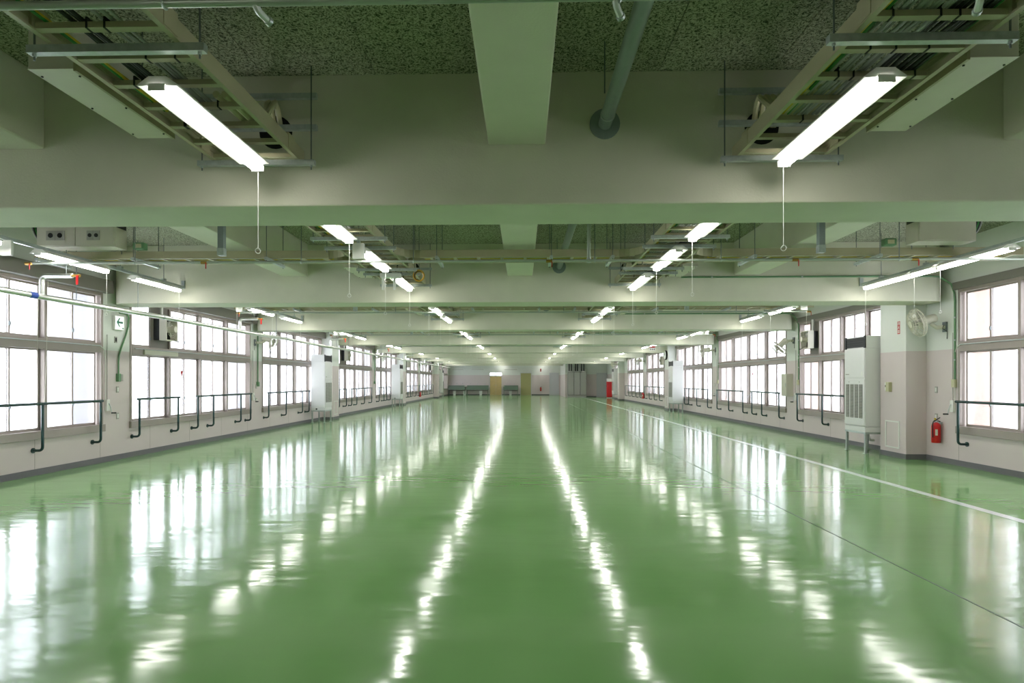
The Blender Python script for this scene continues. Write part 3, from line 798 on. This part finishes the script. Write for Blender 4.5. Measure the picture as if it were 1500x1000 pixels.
# ------------------------------------------------------------------ air conditioners
def ac_proto():
    t = thing('air_conditioner', '', 'air conditioner', (0, 0, 0), 'floor-standing air conditioners')
    xf, xb, wy = .245, -.245, .395
    for sx in (-1, 1):
        for sy in (-1, 1):
            x = sx*.215; y = sy*.36
            lg = B(x-.022, x+.022, y-.022, y+.022, .008, .40); lo = lg.build('leg', 'steel', t)
            B(x-.045, x+.045, y-.045, y+.045, 0, .008).build('foot_plate', 'steel', lo)
    m = B(xb, xf, -wy, -wy+.04, .40, .44); m.box(xb, xf, wy-.04, wy, .40, .44); m.box(xb, xb+.04, -wy+.04, wy-.04, .40, .44); m.box(xf-.04, xf, -wy+.04, wy-.04, .40, .44)
    m.build('stand_frame', 'steel', t)
    B(xb, xf, -wy, wy, .44, .545).build('drain_pan', 'ac_body', t, bevel=.004)
    B(xb, xf, -wy, wy, .55, 2.165).build('cabinet', 'ac_body', t, bevel=.006)
    # lower intake panel with slotted columns
    lp = B(xf, xf+.012, -wy+.012, wy-.012, .57, 1.53).build('intake_panel', 'ac_body', t, bevel=.003)
    for i in range(4):
        yc = (-.255, -.085, .085, .255)[i]
        B(xf+.012, xf+.014, yc-.065, yc+.065, .72, 1.42).build('slot_recess', 'ac_dark', lp)
        g = MB()
        for j in range(22):
            z = .73+.0315*j; g.box(xf+.014, xf+.02, yc-.063, yc+.063, z, z+.021)
        g.build('slot_grid', 'grille_grey', lp, kind='stuff')
    up = B(xf, xf+.012, -wy+.012, wy-.012, 1.56, 2.15).build('upper_panel', 'ac_body', t, bevel=.003)
    B(xf+.012, xf+.015, .27, .32, 1.60, 1.68).build('badge', 'white_plastic', up)
    B(xf+.012, xf+.014, -.34, -.2, 1.62, 1.64).build('name_plate', 'grille_grey', up)
    for y in (-.2, .2): MB().cyl((xf+.012, y, 1.47), (xf+.018, y, 1.47), .012, 8).build('knob', 'grille_grey', lp)
    # discharge head
    B(xb, xf-.02, -wy, wy, 2.165, 2.42).build('discharge_head', 'ac_body', t, bevel=.006)
    ou = B(xf-.02, xf-.012, -wy+.05, wy-.05, 2.19, 2.395).build('outlet_recess', 'ac_dark', t)
    for j in range(4):
        z = 2.21+.048*j; B(xf-.012, xf+.004, -wy+.06, wy-.06, z, z+.016).build('louvre', 'ac_dark', ou)
    m = B(xf-.02, xf+.006, -wy, -wy+.05, 2.17, 2.42); m.box(xf-.02, xf+.006, wy-.05, wy, 2.17, 2.42); m.build('outlet_frame', 'ac_dark', t)
    MB().cyl((-.05, -wy-.001, .62-.13), (-.05, -wy-.03, .49), .03, 10).build('drain_stub', 'black', t)
    return t
AC = ac_proto()
aclist = [(-1, 22.02, 'grey floor-standing air conditioner, exit-sign side, seventh bay from the sinks'), (-1, 35.4, 'grey floor-standing air conditioner, exit-sign side, fifth bay from the sinks'), (-1, 54.1, 'grey floor-standing air conditioner on exit-sign side, past the last column'),
          (1, 13.15, 'grey floor-standing air conditioner beside the column with the red label'), (1, 29.28, 'grey floor-standing air conditioner beside the column with the clock'), (1, 48.0, 'grey floor-standing air conditioner near the red hydrant cabinet')]
for i, (s, y, lb) in enumerate(aclist):
    loc = (s*7.255, y, 0)
    if i == 0: AC.location = loc; AC['label'] = lb; AC.rotation_euler = (0, 0, 0)
    else: copy_tree(AC, loc, PI if s > 0 else 0, lb)
for s, y, lb in ((1, 12.74, 'white trap pipe beside the air conditioner, white-line side'),):
    o = MB().tube(bend((7.52, 13.6, .40), (7.56, 13.6, .2), (7.66, 13.6, .2), .05), .03, 10).build('trap_pipe', 'white_plastic')
    tag(o, lb, 'pipe')

# ------------------------------------------------------------------ wall fans
def wall_fan(base, head, normal, label, blades=True):
    s = 1 if base[0] > 0 else -1
    t = thing('wall_fan', label, 'fan', base, 'wall fans')
    B(base[0]-s*.03, base[0], base[1]-.05, base[1]+.05, base[2]-.12, base[2]+.06).build('wall_bracket', 'rod_steel', t)
    n = Vector(normal).normalized(); h = Vector(head); mo = h-n*.30
    MB().tube([(base[0]-s*.03, base[1], base[2]-.03), (base[0]-s*.16, base[1], base[2]-.04), tuple(mo+n*.05-Vector((0, 0, .09)))], .035, 10).build('arm', 'fan_cream', t)
    MB().tube([tuple(mo-n*.04), tuple(mo-n*.02), tuple(mo+n*.22)], [.06, .078, .085], 14).build('motor', 'fan_cream', t)
    g = MB()
    R = .255
    a = n.orthogonal().normalized(); b = n.cross(a)
    for (rr, d) in ((R, .0), (R, -.05), (R*.82, .055), (R*.62, .08), (R*.42, .095), (R*.82, -.085), (R*.5, -.09)):
        g.ring(h+n*d, n, rr, .007 if rr == R else .0045, 28, 5)
    for i in range(24):
        an = 2*PI*i/24; d = a*math.cos(an)+b*math.sin(an)
        g.tube([h+d*.06+n*.1, h+d*R*.42+n*.097, h+d*R*.8+n*.06, h+d*R-n*.0, h+d*R-n*.05, h+d*R*.8-n*.088, h+d*.07-n*.09], .0042, 4)
    g.build('guard', 'fan_cream', t)
    MB().cyl(h+n*.092, h+n*.108, .065, 16).build('guard_cap', 'fan_cream', t)
    hub = MB().cyl(h-n*.05, h+n*.05, .045, 14).build('hub', 'grille_grey', t)
    for i in range(3):
        an = 2*PI*i/3+.4; vs = []
        for j in range(6):
            u = j/5; rr = .04+.18*u; wd = .5+.12*math.sin(PI*u)
            for sd in (-1, 1):
                d = a*math.cos(an+sd*wd*.75)+b*math.sin(an+sd*wd*.75)
                vs.append(h+d*rr+n*(.022*sd))
        m = MB(); fs = [(2*j, 2*j+1, 2*j+3, 2*j+2) for j in range(5)]
        m._add(vs+[v-n*.004 for v in vs], fs+[tuple(12+q for q in f[::-1]) for f in fs]+[(2*j, 2*j+2, 14+2*j, 12+2*j) for j in range(5)]+[(2*j+1, 13+2*j, 15+2*j, 2*j+3) for j in range(5)])
        m.build('blade', 'fan_cream', t)
    cx = base[0]-s*.02
    MB().tube([(base[0]-s*.05, base[1]-.02, base[2]), (base[0]-s*.1, base[1]-.06, base[2]-.06), (base[0]-s*.03, base[1]-.08, base[2]-.12), (cx, base[1]-.06, base[2]-.25)], .006, 6).build('power_cord', 'black', t)
    return t
wall_fan((7.67, 11.33, 2.50), (7.2, 11.42, 2.55), (-.95, .16, -.28), 'cream wall fan above the red extinguisher')
wall_fan((7.67, 17.55, 2.66), (7.28, 17.72, 2.42), (-.55, .35, -.75), 'cream wall fan tilted steeply down above the grey wall cabinet')
wall_fan((7.67, 24.6, 2.75), (7.15, 24.75, 2.68), (-.9, .25, -.2), 'cream wall fan, white-line side, sixth bay from the sinks')
wall_fan((7.67, 38.7, 2.75), (7.15, 38.8, 2.72), (-.9, .1, -.2), 'cream wall fan, white-line side, fourth bay from the sinks')
wall_fan((7.28, 46.9, 2.75), (6.85, 46.7, 2.7), (-.8, -.4, -.2), 'cream wall fan on the column near the red hydrant cabinet')
wall_fan((-7.69, 17.45, 2.62), (-7.2, 17.62, 2.64), (.93, .25, -.3), 'cream wall fan, exit-sign side, between eighth and seventh bays')
wall_fan((-7.69, 31.55, 2.7), (-7.2, 31.7, 2.7), (.9, .25, -.3), 'cream wall fan, exit-sign side, between sixth and fifth bays')
wall_fan((-7.69, 45.5, 2.7), (-7.2, 45.6, 2.7), (.9, .25, -.3), 'cream wall fan, exit-sign side, between fourth and third bays')

# exhaust fans in the windows
def exhaust(s, k, col, label):
    y = pane_y(s, k, col); X = XW[s]; z = 2.57
    def x(d): return s*(X-d)
    t = thing('exhaust_fan', label, 'exhaust fan', (s*X, y, z-.2), 'window exhaust fans')
    for nm, d0, d1, mm, e in (('hood', -.02, .11, 'ac_dark', .0), ('casing', .11, .26, 'fan_cream', .012)):
        a_, b_ = .20+e, .22+e
        m = B(x(d0), x(d1), y-a_, y-a_+.02, z-b_, z+b_); m.box(x(d0), x(d1), y+a_-.02, y+a_, z-b_, z+b_); m.box(x(d0), x(d1), y-a_+.02, y+a_-.02, z-b_, z-b_+.02); m.box(x(d0), x(d1), y-a_+.02, y+a_-.02, z+b_-.02, z+b_)
        m.build(nm, mm, t)
    B(x(.0), x(.02), y-.175, y+.175, z-.195, z+.195).build('dark_interior', 'ac_dark', t)
    g = MB()
    for rr in (.17, .13, .09): g.ring((x(.262), y, z+.01), (1, 0, 0), rr, .004, 24, 5)
    g.build('guard', 'fan_cream', t, kind='stuff')
    MB().cyl((x(.14), y, z+.01), (x(.34), y, z+.01), .065, 14).build('motor', 'fan_cream', t)
    for i in range(4):
        an = PI/2*i+.4; d = Vector((0, math.cos(an), math.sin(an))); e = Vector((0, -math.sin(an), math.cos(an)))
        c = Vector((x(.2), y, z+.01)); q = Vector((s*.02, 0, 0))
        p = [c+d*.05-e*.03-q, c+d*.05+e*.03+q, c+d*.17+e*.07+q, c+d*.17-e*.07-q]; w_ = Vector((s*.004, 0, 0))
        MB()._add(p+[v+w_ for v in p], [(0, 1, 2, 3), (7, 6, 5, 4), (0, 1, 5, 4), (1, 2, 6, 5), (2, 3, 7, 6), (3, 0, 4, 7)]).build('blade', 'grille_grey', t)
    MB().tube([(x(.24), y+.1, z-.2), (x(.3), y+.15, z-.25), (x(.28), y+.24, z-.24), (x(.1), y+.26, z-.15), (x(.02), y+.27, z+.1)], .008, 6).build('power_cord', 'black', t)
    MB().tube([(x(.06), y-.05, z+.23), (x(.06), y-.05, z+.53)], .03, 10).build('support_tube', 'white_plastic', t)
    return t
for (s, k), c in PANELS.items(): exhaust(s, k, c, f'cream exhaust fan box set in the window, {SIDE[s]}, {bay(k)}')

# ------------------------------------------------------------------ wall details: exit sign, switches, conduits, cranks
def plate(s, y, z, w_, h_, m_, label, inner=None, cat='switch', name='switch_plate', X=None, dep=.012):
    X = X if X is not None else XW[s]
    t = thing(name, label, cat, (s*X, y, z-h_/2), 'wall plates')
    B(s*(X-dep), s*(X-.0005), y-w_/2, y+w_/2, z-h_/2, z+h_/2).build('plate', m_, t, bevel=.002)
    B(s*(X-dep-.006), s*(X-dep), y-w_/4, y+w_/4, z-h_/3.2, z+h_/3.2).build('rocker', inner or 'white_plastic', t)
    return t
t = thing('exit_sign', 'white exit sign with green left arrow on the wall', 'sign', (-7.69, 11.5, 2.45))
B(-7.689, -7.64, 11.33, 11.60, 2.455, 2.725).build('case', 'white_plastic', t, bevel=.004)
B(-7.64, -7.637, 11.345, 11.585, 2.47, 2.71).build('face', 'sign_white', t)
# arrow pointing towards -Y as seen from the hall
ar = [(-.09, 0), (-.015, .085), (.02, .085), (-.03, .02), (.095, .02), (.095, -.02), (-.03, -.02), (.02, -.085), (-.015, -.085)]
yc, zc = 11.465, 2.60
MB().prism([(yc+a, zc+b) for a, b in ar], 'x', -7.637, -7.635).build('arrow', 'sign_green', t, label='green arrow')
B(-7.637, -7.635, 11.54, 11.575, 2.478, 2.505).build('running_person_mark', 'sign_green', t)
plate(-1, 11.42, 2.27, .075, .12, 'grille_grey', 'double grey switch plate below the exit sign', 'black')
plate(-1, 11.47, 1.33, .072, .12, 'grille_grey', 'upper pale switch plate under the green conduit box')
plate(-1, 11.47, .83, .072, .12, 'grille_grey', 'lower pale socket plate under the green conduit box')
t = thing('wall_conduit', 'green conduit curving down from the exit sign to a socket box', 'conduit', (-7.67, 11.6, 1.5))
MB().tube([(-7.665, 11.50, 2.79), (-7.665, 11.68, 2.79), (-7.665, 11.74, 2.78), (-7.665, 11.77, 2.72), (-7.665, 11.76, 2.55), (-7.665, 11.68, 2.36), (-7.665, 11.55, 2.12), (-7.665, 11.49, 1.98), (-7.665, 11.475, 1.85), (-7.665, 11.475, 1.62)], .015, 10).build('conduit', 'conduit_green', t)
B(-7.689, -7.63, 11.43, 11.50, 1.48, 1.63).build('outlet_box', 'conduit_green', t, bevel=.005)
B(-7.689, -7.632, 11.505, 11.56, 1.49, 1.62).build('socket', 'grille_grey', t, bevel=.003)
def crank(s, y, label):
    X = XW[s]
    t = thing('window_crank', label, 'window crank', (s*X, y, 1.0), 'window cranks')
    def x(d): return s*(X-d)
    MB().cyl((x(.02), y, 1.13), (x(.02), y, 2.35), .007, 6).build('cable_tube', 'grille_grey', t)
    MB().tube([(x(.02), y-.05, 1.13), (x(.02), y-.05, 1.98), (x(.02), y-.09, 2.08), (x(.03), y-.2, 2.13)], .007, 6).build('cable_tube', 'white_plastic', t)
    b = B(x(.001), x(.05), y-.04, y+.04, .94, 1.15).build('gear_box', 'white_plastic', t, bevel=.006)
    MB().tube([(x(.05), y+.01, 1.08), (x(.075), y+.02, 1.0), (x(.075), y+.05, .9)], .008, 6).build('crank_arm', 'steel', b)
    MB().cyl((x(.07), y+.045, .9), (x(.15), y+.06, .9), .013, 8).build('knob', 'black', b)
crank(-1, 11.16, 'white window crank with black knob below the exit sign')
crank(-1, 17.3, 'white window crank on the pier, exit-sign side, eighth bay')
crank(1, 11.12, 'white window crank with black knob near the red extinguisher')
crank(1, 17.4, 'white window crank behind the grey wall cabinet')
crank(1, 24.4, 'white window crank, white-line side, seventh bay')
for (s, y) in ((-1, 17.55), (1, 24.72), (-1, 31.5)):
    plate(s, y, 1.33, .072, .12, 'grille_grey', f'upper pale switch plate on the pier, {SIDE[s]}, near {ORDS[3 if y < 20 else 4 if y < 26 else 5]} bay')
    plate(s, y, .93, .072, .12, 'grille_grey', f'lower pale socket plate on the pier, {SIDE[s]}, near {ORDS[3 if y < 20 else 4 if y < 26 else 5]} bay')
plate(1, 11.58, 1.33, .072, .12, 'grille_grey', 'upper pale switch plate above the red extinguisher')
plate(1, 11.58, .83, .072, .12, 'grille_grey', 'lower pale socket plate beside the red extinguisher')
# green conduits on the white-line side
for k, lb in ((2, 'ninth'), (3, 'eighth'), (4, 'seventh')):
    yb = YB[k]
    t = thing('beam_conduit', f'green conduit along the beam face bending down the pier, {lb} bay', 'conduit', (5, yb-.02, 1.5), 'green beam conduits')
    y = yb-.02; zc = 3.36
    p = [(2.85, y, zc), (6.0, y, zc), (7.28, y, zc), (7.42, y+.01, zc-.01), (7.52, y+.02, zc-.06), (7.60, y+.02, zc-.15), (7.645, y+.01, zc-.3), (7.65, y, 2.9), (7.65, y, 1.5)]
    if k == 2: p = [(a, b-(.06 if c < 3.25 else .0), c) for a, b, c in p]
    MB().tube(p, .016, 8).build('conduit', 'conduit_green', t)
    for z in (2.6, 2.2, 1.85): MB().cyl((7.65, p[-1][1], z), (7.65, p[-1][1], z+.03), .02, 8).build('saddle', 'steel', t)
    for x in (3.4, 5.0, 6.6): MB().cyl((x-.015, y, zc), (x+.015, y, zc), .02, 8).build('saddle', 'steel', t)
    B(7.61, 7.668, p[-1][1]-.035, p[-1][1]+.035, 1.38, 1.52).build('socket_box', 'conduit_beige', t, bevel=.004)
for y, lb in ((17.6, 'eighth'), (31.6, 'fifth')):
    t = thing('pier_conduit', f'green conduit down the pier behind the wall fan, exit-sign side, {lb} bay', 'conduit', (-7.66, y, 1.4), 'green pier conduits')
    MB().cyl((-7.66, y, 1.45), (-7.66, y, 2.9), .018, 8).build('conduit', 'conduit_green', t)
    B(-7.689, -7.62, y-.04, y+.04, 1.33, 1.46).build('socket_box', 'conduit_green', t, bevel=.004)
# red vertical label on the column, thermostat
def text_mesh(body, size):
    cu = bpy.data.curves.new('lettering', 'FONT'); cu.body = body; cu.size = size; cu.align_x = 'CENTER'; cu.align_y = 'CENTER'; cu.extrude = .0006; cu.resolution_u = 2
    o = bpy.data.objects.new('lettering', cu); COL.objects.link(o)
    bpy.context.view_layer.update()
    me = bpy.data.meshes.new_from_object(o.evaluated_get(bpy.context.evaluated_depsgraph_get()))
    bpy.data.objects.remove(o); bpy.data.curves.remove(cu)
    return me
def lettering(body, size, material, parent, world, rot):
    me = text_mesh(body, size); me.materials.append(MAT[material])
    o = bpy.data.objects.new('lettering', me); COL.objects.link(o); o.parent = parent
    o.location = Vector(world)-ORG[parent.name]; o.rotation_euler = rot
    return o
t = thing('extinguisher_sign', 'narrow red vertical label with white characters on the column', 'sign', (7.283, 12.08, 2.40))
B(7.279, 7.2825, 12.04, 12.12, 2.40, 2.645).build('plate', 'sign_red', t)
for i, ch in enumerate('消火器'): lettering(ch, .07, 'white_plastic', t, (7.2785, 12.08, 2.60-.078*i), (PI/2, 0, -PI/2))
t = thing('thermostat', 'small beige thermostat on the column beside the air conditioner', 'thermostat', (7.283, 12.36, 1.28))
B(7.215, 7.2825, 12.30, 12.40, 1.28, 1.47).build('case', 'conduit_beige', t, bevel=.004)
B(7.24, 7.2825, 12.405, 12.47, 1.30, 1.46).build('control', 'white_plastic', t, bevel=.003)
B(7.236, 7.24, 12.42, 12.455, 1.37, 1.41).build('display', 'black', t)
# grey wall cabinet
t = thing('wall_cabinet', 'shallow grey metal wall cabinet below the tilted fan', 'cabinet', (7.6, 17.8, 1.05))
B(7.49, 7.669, 17.62, 17.98, 1.05, 1.69).build('case', 'box_paint', t, bevel=.004)
d = B(7.478, 7.489, 17.63, 17.97, 1.06, 1.68).build('door', 'box_paint', t, bevel=.002)
B(7.47, 7.478, 17.66, 17.68, 1.32, 1.42).build('handle', 'steel', d)

# fire extinguishers
def ext_proto():
    t = thing('fire_extinguisher', '', 'fire extinguisher', (0, 0, 0), 'red fire extinguishers')
    MB().tube([(0, 0, 0), (0, 0, .012), (0, 0, .30), (0, 0, .335), (0, 0, .36), (0, 0, .375)], [.068, .075, .075, .068, .045, .022], 20).build('cylinder', 'red', t)
    MB().cyl((0, 0, .375), (0, 0, .405), .018, 10).build('valve', 'steel', t)
    MB().tube([(-.05, -.01, .40), (0, 0, .415), (.08, .015, .46)], [.008, .011, .009], 8).build('lever', 'black', t)
    MB().tube([(0, 0, .40), (.05, .01, .40), (.085, .015, .385)], .009, 8).build('handle', 'black', t)
    B(-.03, -.01, -.012, .008, .42, .455).build('safety_pin', 'cable_yellow', t)
    MB().tube([(-.02, 0, .40), (-.06, -.015, .385), (-.083, -.03, .34), (-.084, -.035, .22), (-.082, -.035, .1)], .009, 8).build('hose', 'black', t)
    vs = []; n = 8
    for i in range(n+1):
        a = -PI/2-.75+.5*i/n
        vs += [(.0765*math.cos(a), .0765*math.sin(a), .14), (.0765*math.cos(a), .0765*math.sin(a), .25)]
    m = MB(); m._add(vs, [(2*i, 2*i+2, 2*i+3, 2*i+1) for i in range(n)], True); m.build('paper_label', 'fan_cream', t)
    return t
EX = ext_proto()
EX.location = (7.575, 11.45, .36); EX['label'] = 'red fire extinguisher hung on the wall below the wall fan'
copy_tree(EX, (-7.6, 45.35, .30), 0, 'red fire extinguisher on the pier, exit-sign side')
copy_tree(EX, (7.58, 38.9, .36), 0, 'red fire extinguisher between two handrails, white-line side, far pier')
copy_tree(EX, (1.87, YF-.09, .42), 0, 'red fire extinguisher on the far wall beside the olive door')
for (x, y, z, lb) in ((7.6, 11.47, .5, 'below the wall fan'),):
    tag(B(7.645, 7.669, 11.41, 11.49, .70, .74).build('extinguisher_hook', 'steel'), 'steel wall hook behind the extinguisher near the column', 'hook')

# hydrant cabinet, clock, hanging sign
t = thing('hydrant_cabinet', 'tall red hydrant cabinet with white top beside the grey door', 'hydrant cabinet', (7.4, 53, 0))
B(7.2, 7.66, 52.7, 53.0, .06, 1.40).build('body', 'red', t, bevel=.008)
B(7.22, 7.64, 52.69, 52.7, .12, 1.36).build('door', 'red', t)
B(7.2, 7.66, 52.7, 53.0, 1.40, 1.66).build('top', 'white_plastic', t, bevel=.006)
B(7.22, 7.64, 52.72, 52.98, 0, .06).build('plinth', 'white_plastic', t)
t = thing('wall_clock', 'round dark-rimmed wall clock high on the column', 'clock', (7.28, 31.3, 2.6))
MB().cyl((7.2, 31.3, 2.78), (7.281, 31.3, 2.78), .24, 28).build('case', 'black', t)
MB().cyl((7.195, 31.3, 2.78), (7.2, 31.3, 2.78), .21, 28).build('dial', 'dial_pale', t)
for dy, dz in ((0, .15), (.09, .05)): MB().tube([(7.192, 31.3, 2.78), (7.192, 31.3+dy, 2.78+dz)], .006, 4).build('hand', 'black', t)
t = thing('hanging_sign', 'small white hanging sign with red band, dark marks below', 'sign', (6.2, 29.5, 2.94))
B(6.05, 6.34, 29.5, 29.52, 2.94, 3.16).build('board', 'white_plastic', t)
B(6.06, 6.33, 29.496, 29.5, 3.06, 3.15).build('red_band', 'sign_red', t)
for x in (6.08, 6.17, 6.26): B(x, x+.05, 29.496, 29.5, 2.96, 3.02).build('dark_mark', 'black', t)
for x in (6.1, 6.29): MB().cyl((x, 29.51, 3.16), (x, 29.51, ZC-.002), .005, 6).build('hanger_rod', 'rod_steel', t)

# ------------------------------------------------------------------ far end: sinks, lockers
def sink(x0, x1, nf, label):
    t = thing('sink_counter', label, 'sink', ((x0+x1)/2, YF-.35, 0), 'sink counters on the far wall')
    y0, y1 = YF-.62, YF-.02
    m = B(x0, x1, y0, y0+.04, .55, .86); m.box(x0, x1, y1-.04, y1, .55, 1.0); m.box(x0, x0+.04, y0+.04, y1-.04, .55, .86); m.box(x1-.04, x1, y0+.04, y1-.04, .55, .86); m.box(x0+.04, x1-.04, y0+.04, y1-.04, .55, .58)
    m.build('basin', 'sink_steel', t)
    m = B(x0-.01, x1+.01, y0-.02, y0+.05, .86, .89); m.build('rim', 'sink_steel', t)
    for x in (x0+.06, x1-.06):
        for y in (y0+.05, y1-.06): B(x-.02, x+.02, y-.02, y+.02, 0, .55).build('leg', 'sink_steel', t)
    B(x0+.06, x1-.06, y0+.03, y0+.06, .46, .50).build('crossbar', 'black', t)
    for i in range(nf):
        x = x0+(x1-x0)*(i+.5)/nf
        MB().tube([(x, y1, 1.08), (x, y1-.1, 1.10), (x, y1-.12, 1.2), (x, y1-.2, 1.24), (x, y1-.26, 1.16)], .014, 8).build('faucet', 'steel', t)
sink(-8.14+.5, -5.88, 3, 'steel sink counter in the corner, three taps')
sink(-5.76, -3.5, 3, 'steel sink counter beside the wooden double door, three taps')
sink(-1.98, -.46, 2, 'short steel sink counter between wooden and olive doors, two taps')
for x, lb in ((-7.0, 'white bin under the corner sink counter, near the wall'), (-5.95, 'white bin between the two long sink counters'), (-4.3, 'white bin under the sink counter beside the double door'), (-1.25, 'white bin under the short sink counter')):
    t = thing('waste_bin', lb, 'bin', (x, YF-.4, 0), 'white bins under the sinks')
    MB().prism([(x-.11, 0), (x+.11, 0), (x+.14, .40), (x-.14, .40)], 'y', YF-.52, YF-.28).build('body', 'white_plastic', t)
    B(x-.15, x+.15, YF-.53, YF-.27, .40, .44).build('rim', 'white_plastic', t)
for x, lb in ((-5.82, 'long'), (-2.02, 'short')):
    t = thing('soap_box', f'cream soap box on the {lb} sink counter end', 'box', (x, YF-.5, .89), 'soap boxes on the sinks')
    B(x-.15, x+.15, YF-.6, YF-.35, .891, .96).build('tray', 'fan_cream', t, bevel=.01)
    MB().cyl((x, YF-.47, .96), (x, YF-.47, 1.04), .04, 10).build('bottle', 'fan_cream', t)
for i in range(3):
    x0 = 3.86+.205+i*.56
    t = thing('tall_locker', ('tall grey locker touching the return wall', 'tall grey locker, middle of three', 'tall grey locker nearest the grey door')[i], 'locker', (x0+.28, YFR-.3, 0), 'tall grey lockers')
    B(x0, x0+.555, YFR-.55, YFR-.01, .0, .18).build('plinth', 'locker_grey', t)
    B(x0, x0+.555, YFR-.55, YFR-.01, .18, 2.26).build('case', 'locker_grey', t, bevel=.004)
    B(x0+.001, x0+.554, YFR-.5515, YFR-.5505, .185, 2.255).build('painted_gap_shade', 'black', t)  # black sheet paints the shade in the gaps round the door
    d = B(x0+.016, x0+.539, YFR-.565, YFR-.552, .21, 2.235).build('door', 'locker_grey', t, bevel=.003)
    B(x0+.04, x0+.065, YFR-.58, YFR-.565, 1.1, 1.22).build('handle', 'steel', d)
    for j in range(2):
        xx = x0+.15+.2*j
        p = MB().cyl((xx, YFR-.25, 2.36), (xx, YFR-.25, ZC), .05, 10).build('riser_pipe', 'black'); tag(p, f'black riser pipe above {("the locker by the return wall", "the middle locker", "the locker by the door")[i]}, {"first" if j == 0 else "second"} of its pair', 'pipe', 'black riser pipes')
    tag(B(x0+.1, x0+.42, YFR-.4, YFR-.1, 2.265, 2.355).build('pipe_collar', 'white_plastic'), f'white pipe collar on top of {("the locker by the return wall", "the middle locker", "the locker by the door")[i]}', 'collar', 'white pipe collars')
t = thing('far_wall_sign', 'tiny dark red sign above the far extinguisher', 'sign', (1.87, YF, 2.5))
B(1.8, 1.93, YF-.02, YF-.001, 2.42, 2.72).build('plate', 'sign_red', t)
B(1.83, 1.90, YF-.024, YF-.02, 2.46, 2.68).build('inner_plate', 'black', t)

# small window and wall details
mat('joint_beige', (150, 140, 134), 0.7)
for s in (-1, 1):
    y = 6.5; src = None
    while y < 31:
        x0, x1 = s*(XW[s]-.0008), s*XW[s]
        if src is None: src = B(x0, x1, y-.004, y+.004, .1, ZS).build('wall_joint', 'joint_beige', WALL[s]); y00 = y
        else: link_mesh('wall_joint', src, WALL[s], (0, y-y00, 0))
        y += 1.5
tag(B(-7.665, -7.64, 12.25, 13.45, 2.03, 2.12).build('window_opener', 'fan_cream', None), 'cream opener bar on the window transom under the exhaust fan', 'opener')
for y in (9.47, 9.66):
    tag(MB().tube([(-7.60, y, 3.12), (-7.61, y-.02, 1.9), (-7.63, y-.06, .74)], .003, 5).build('blind_cord', 'fan_cream'), 'thin pale blind cord before the window, %s the exit sign' % ('nearer' if y > 9.5 else 'farther from'), 'cord', 'blind cords')
for x0, x1, lb in ((-7.3, -6.1, 'in the corner'), (-5.3, -4.0, 'beside the double door'), (-1.9, -.55, 'above the short counter')):
    t = thing('strip_lamp', f'unlit white strip lamp high above the sinks, {lb}', 'lamp', ((x0+x1)/2, YF-.06, 2.62), 'strip lamps above the sinks')
    B(x0, x1, YF-.1, YF-.001, 2.66, 2.74).build('housing', 'white_plastic', t, bevel=.006)
    B(x0+.02, x1-.02, YF-.09, YF-.02, 2.62, 2.66).build('diffuser', 'grille_grey', t)
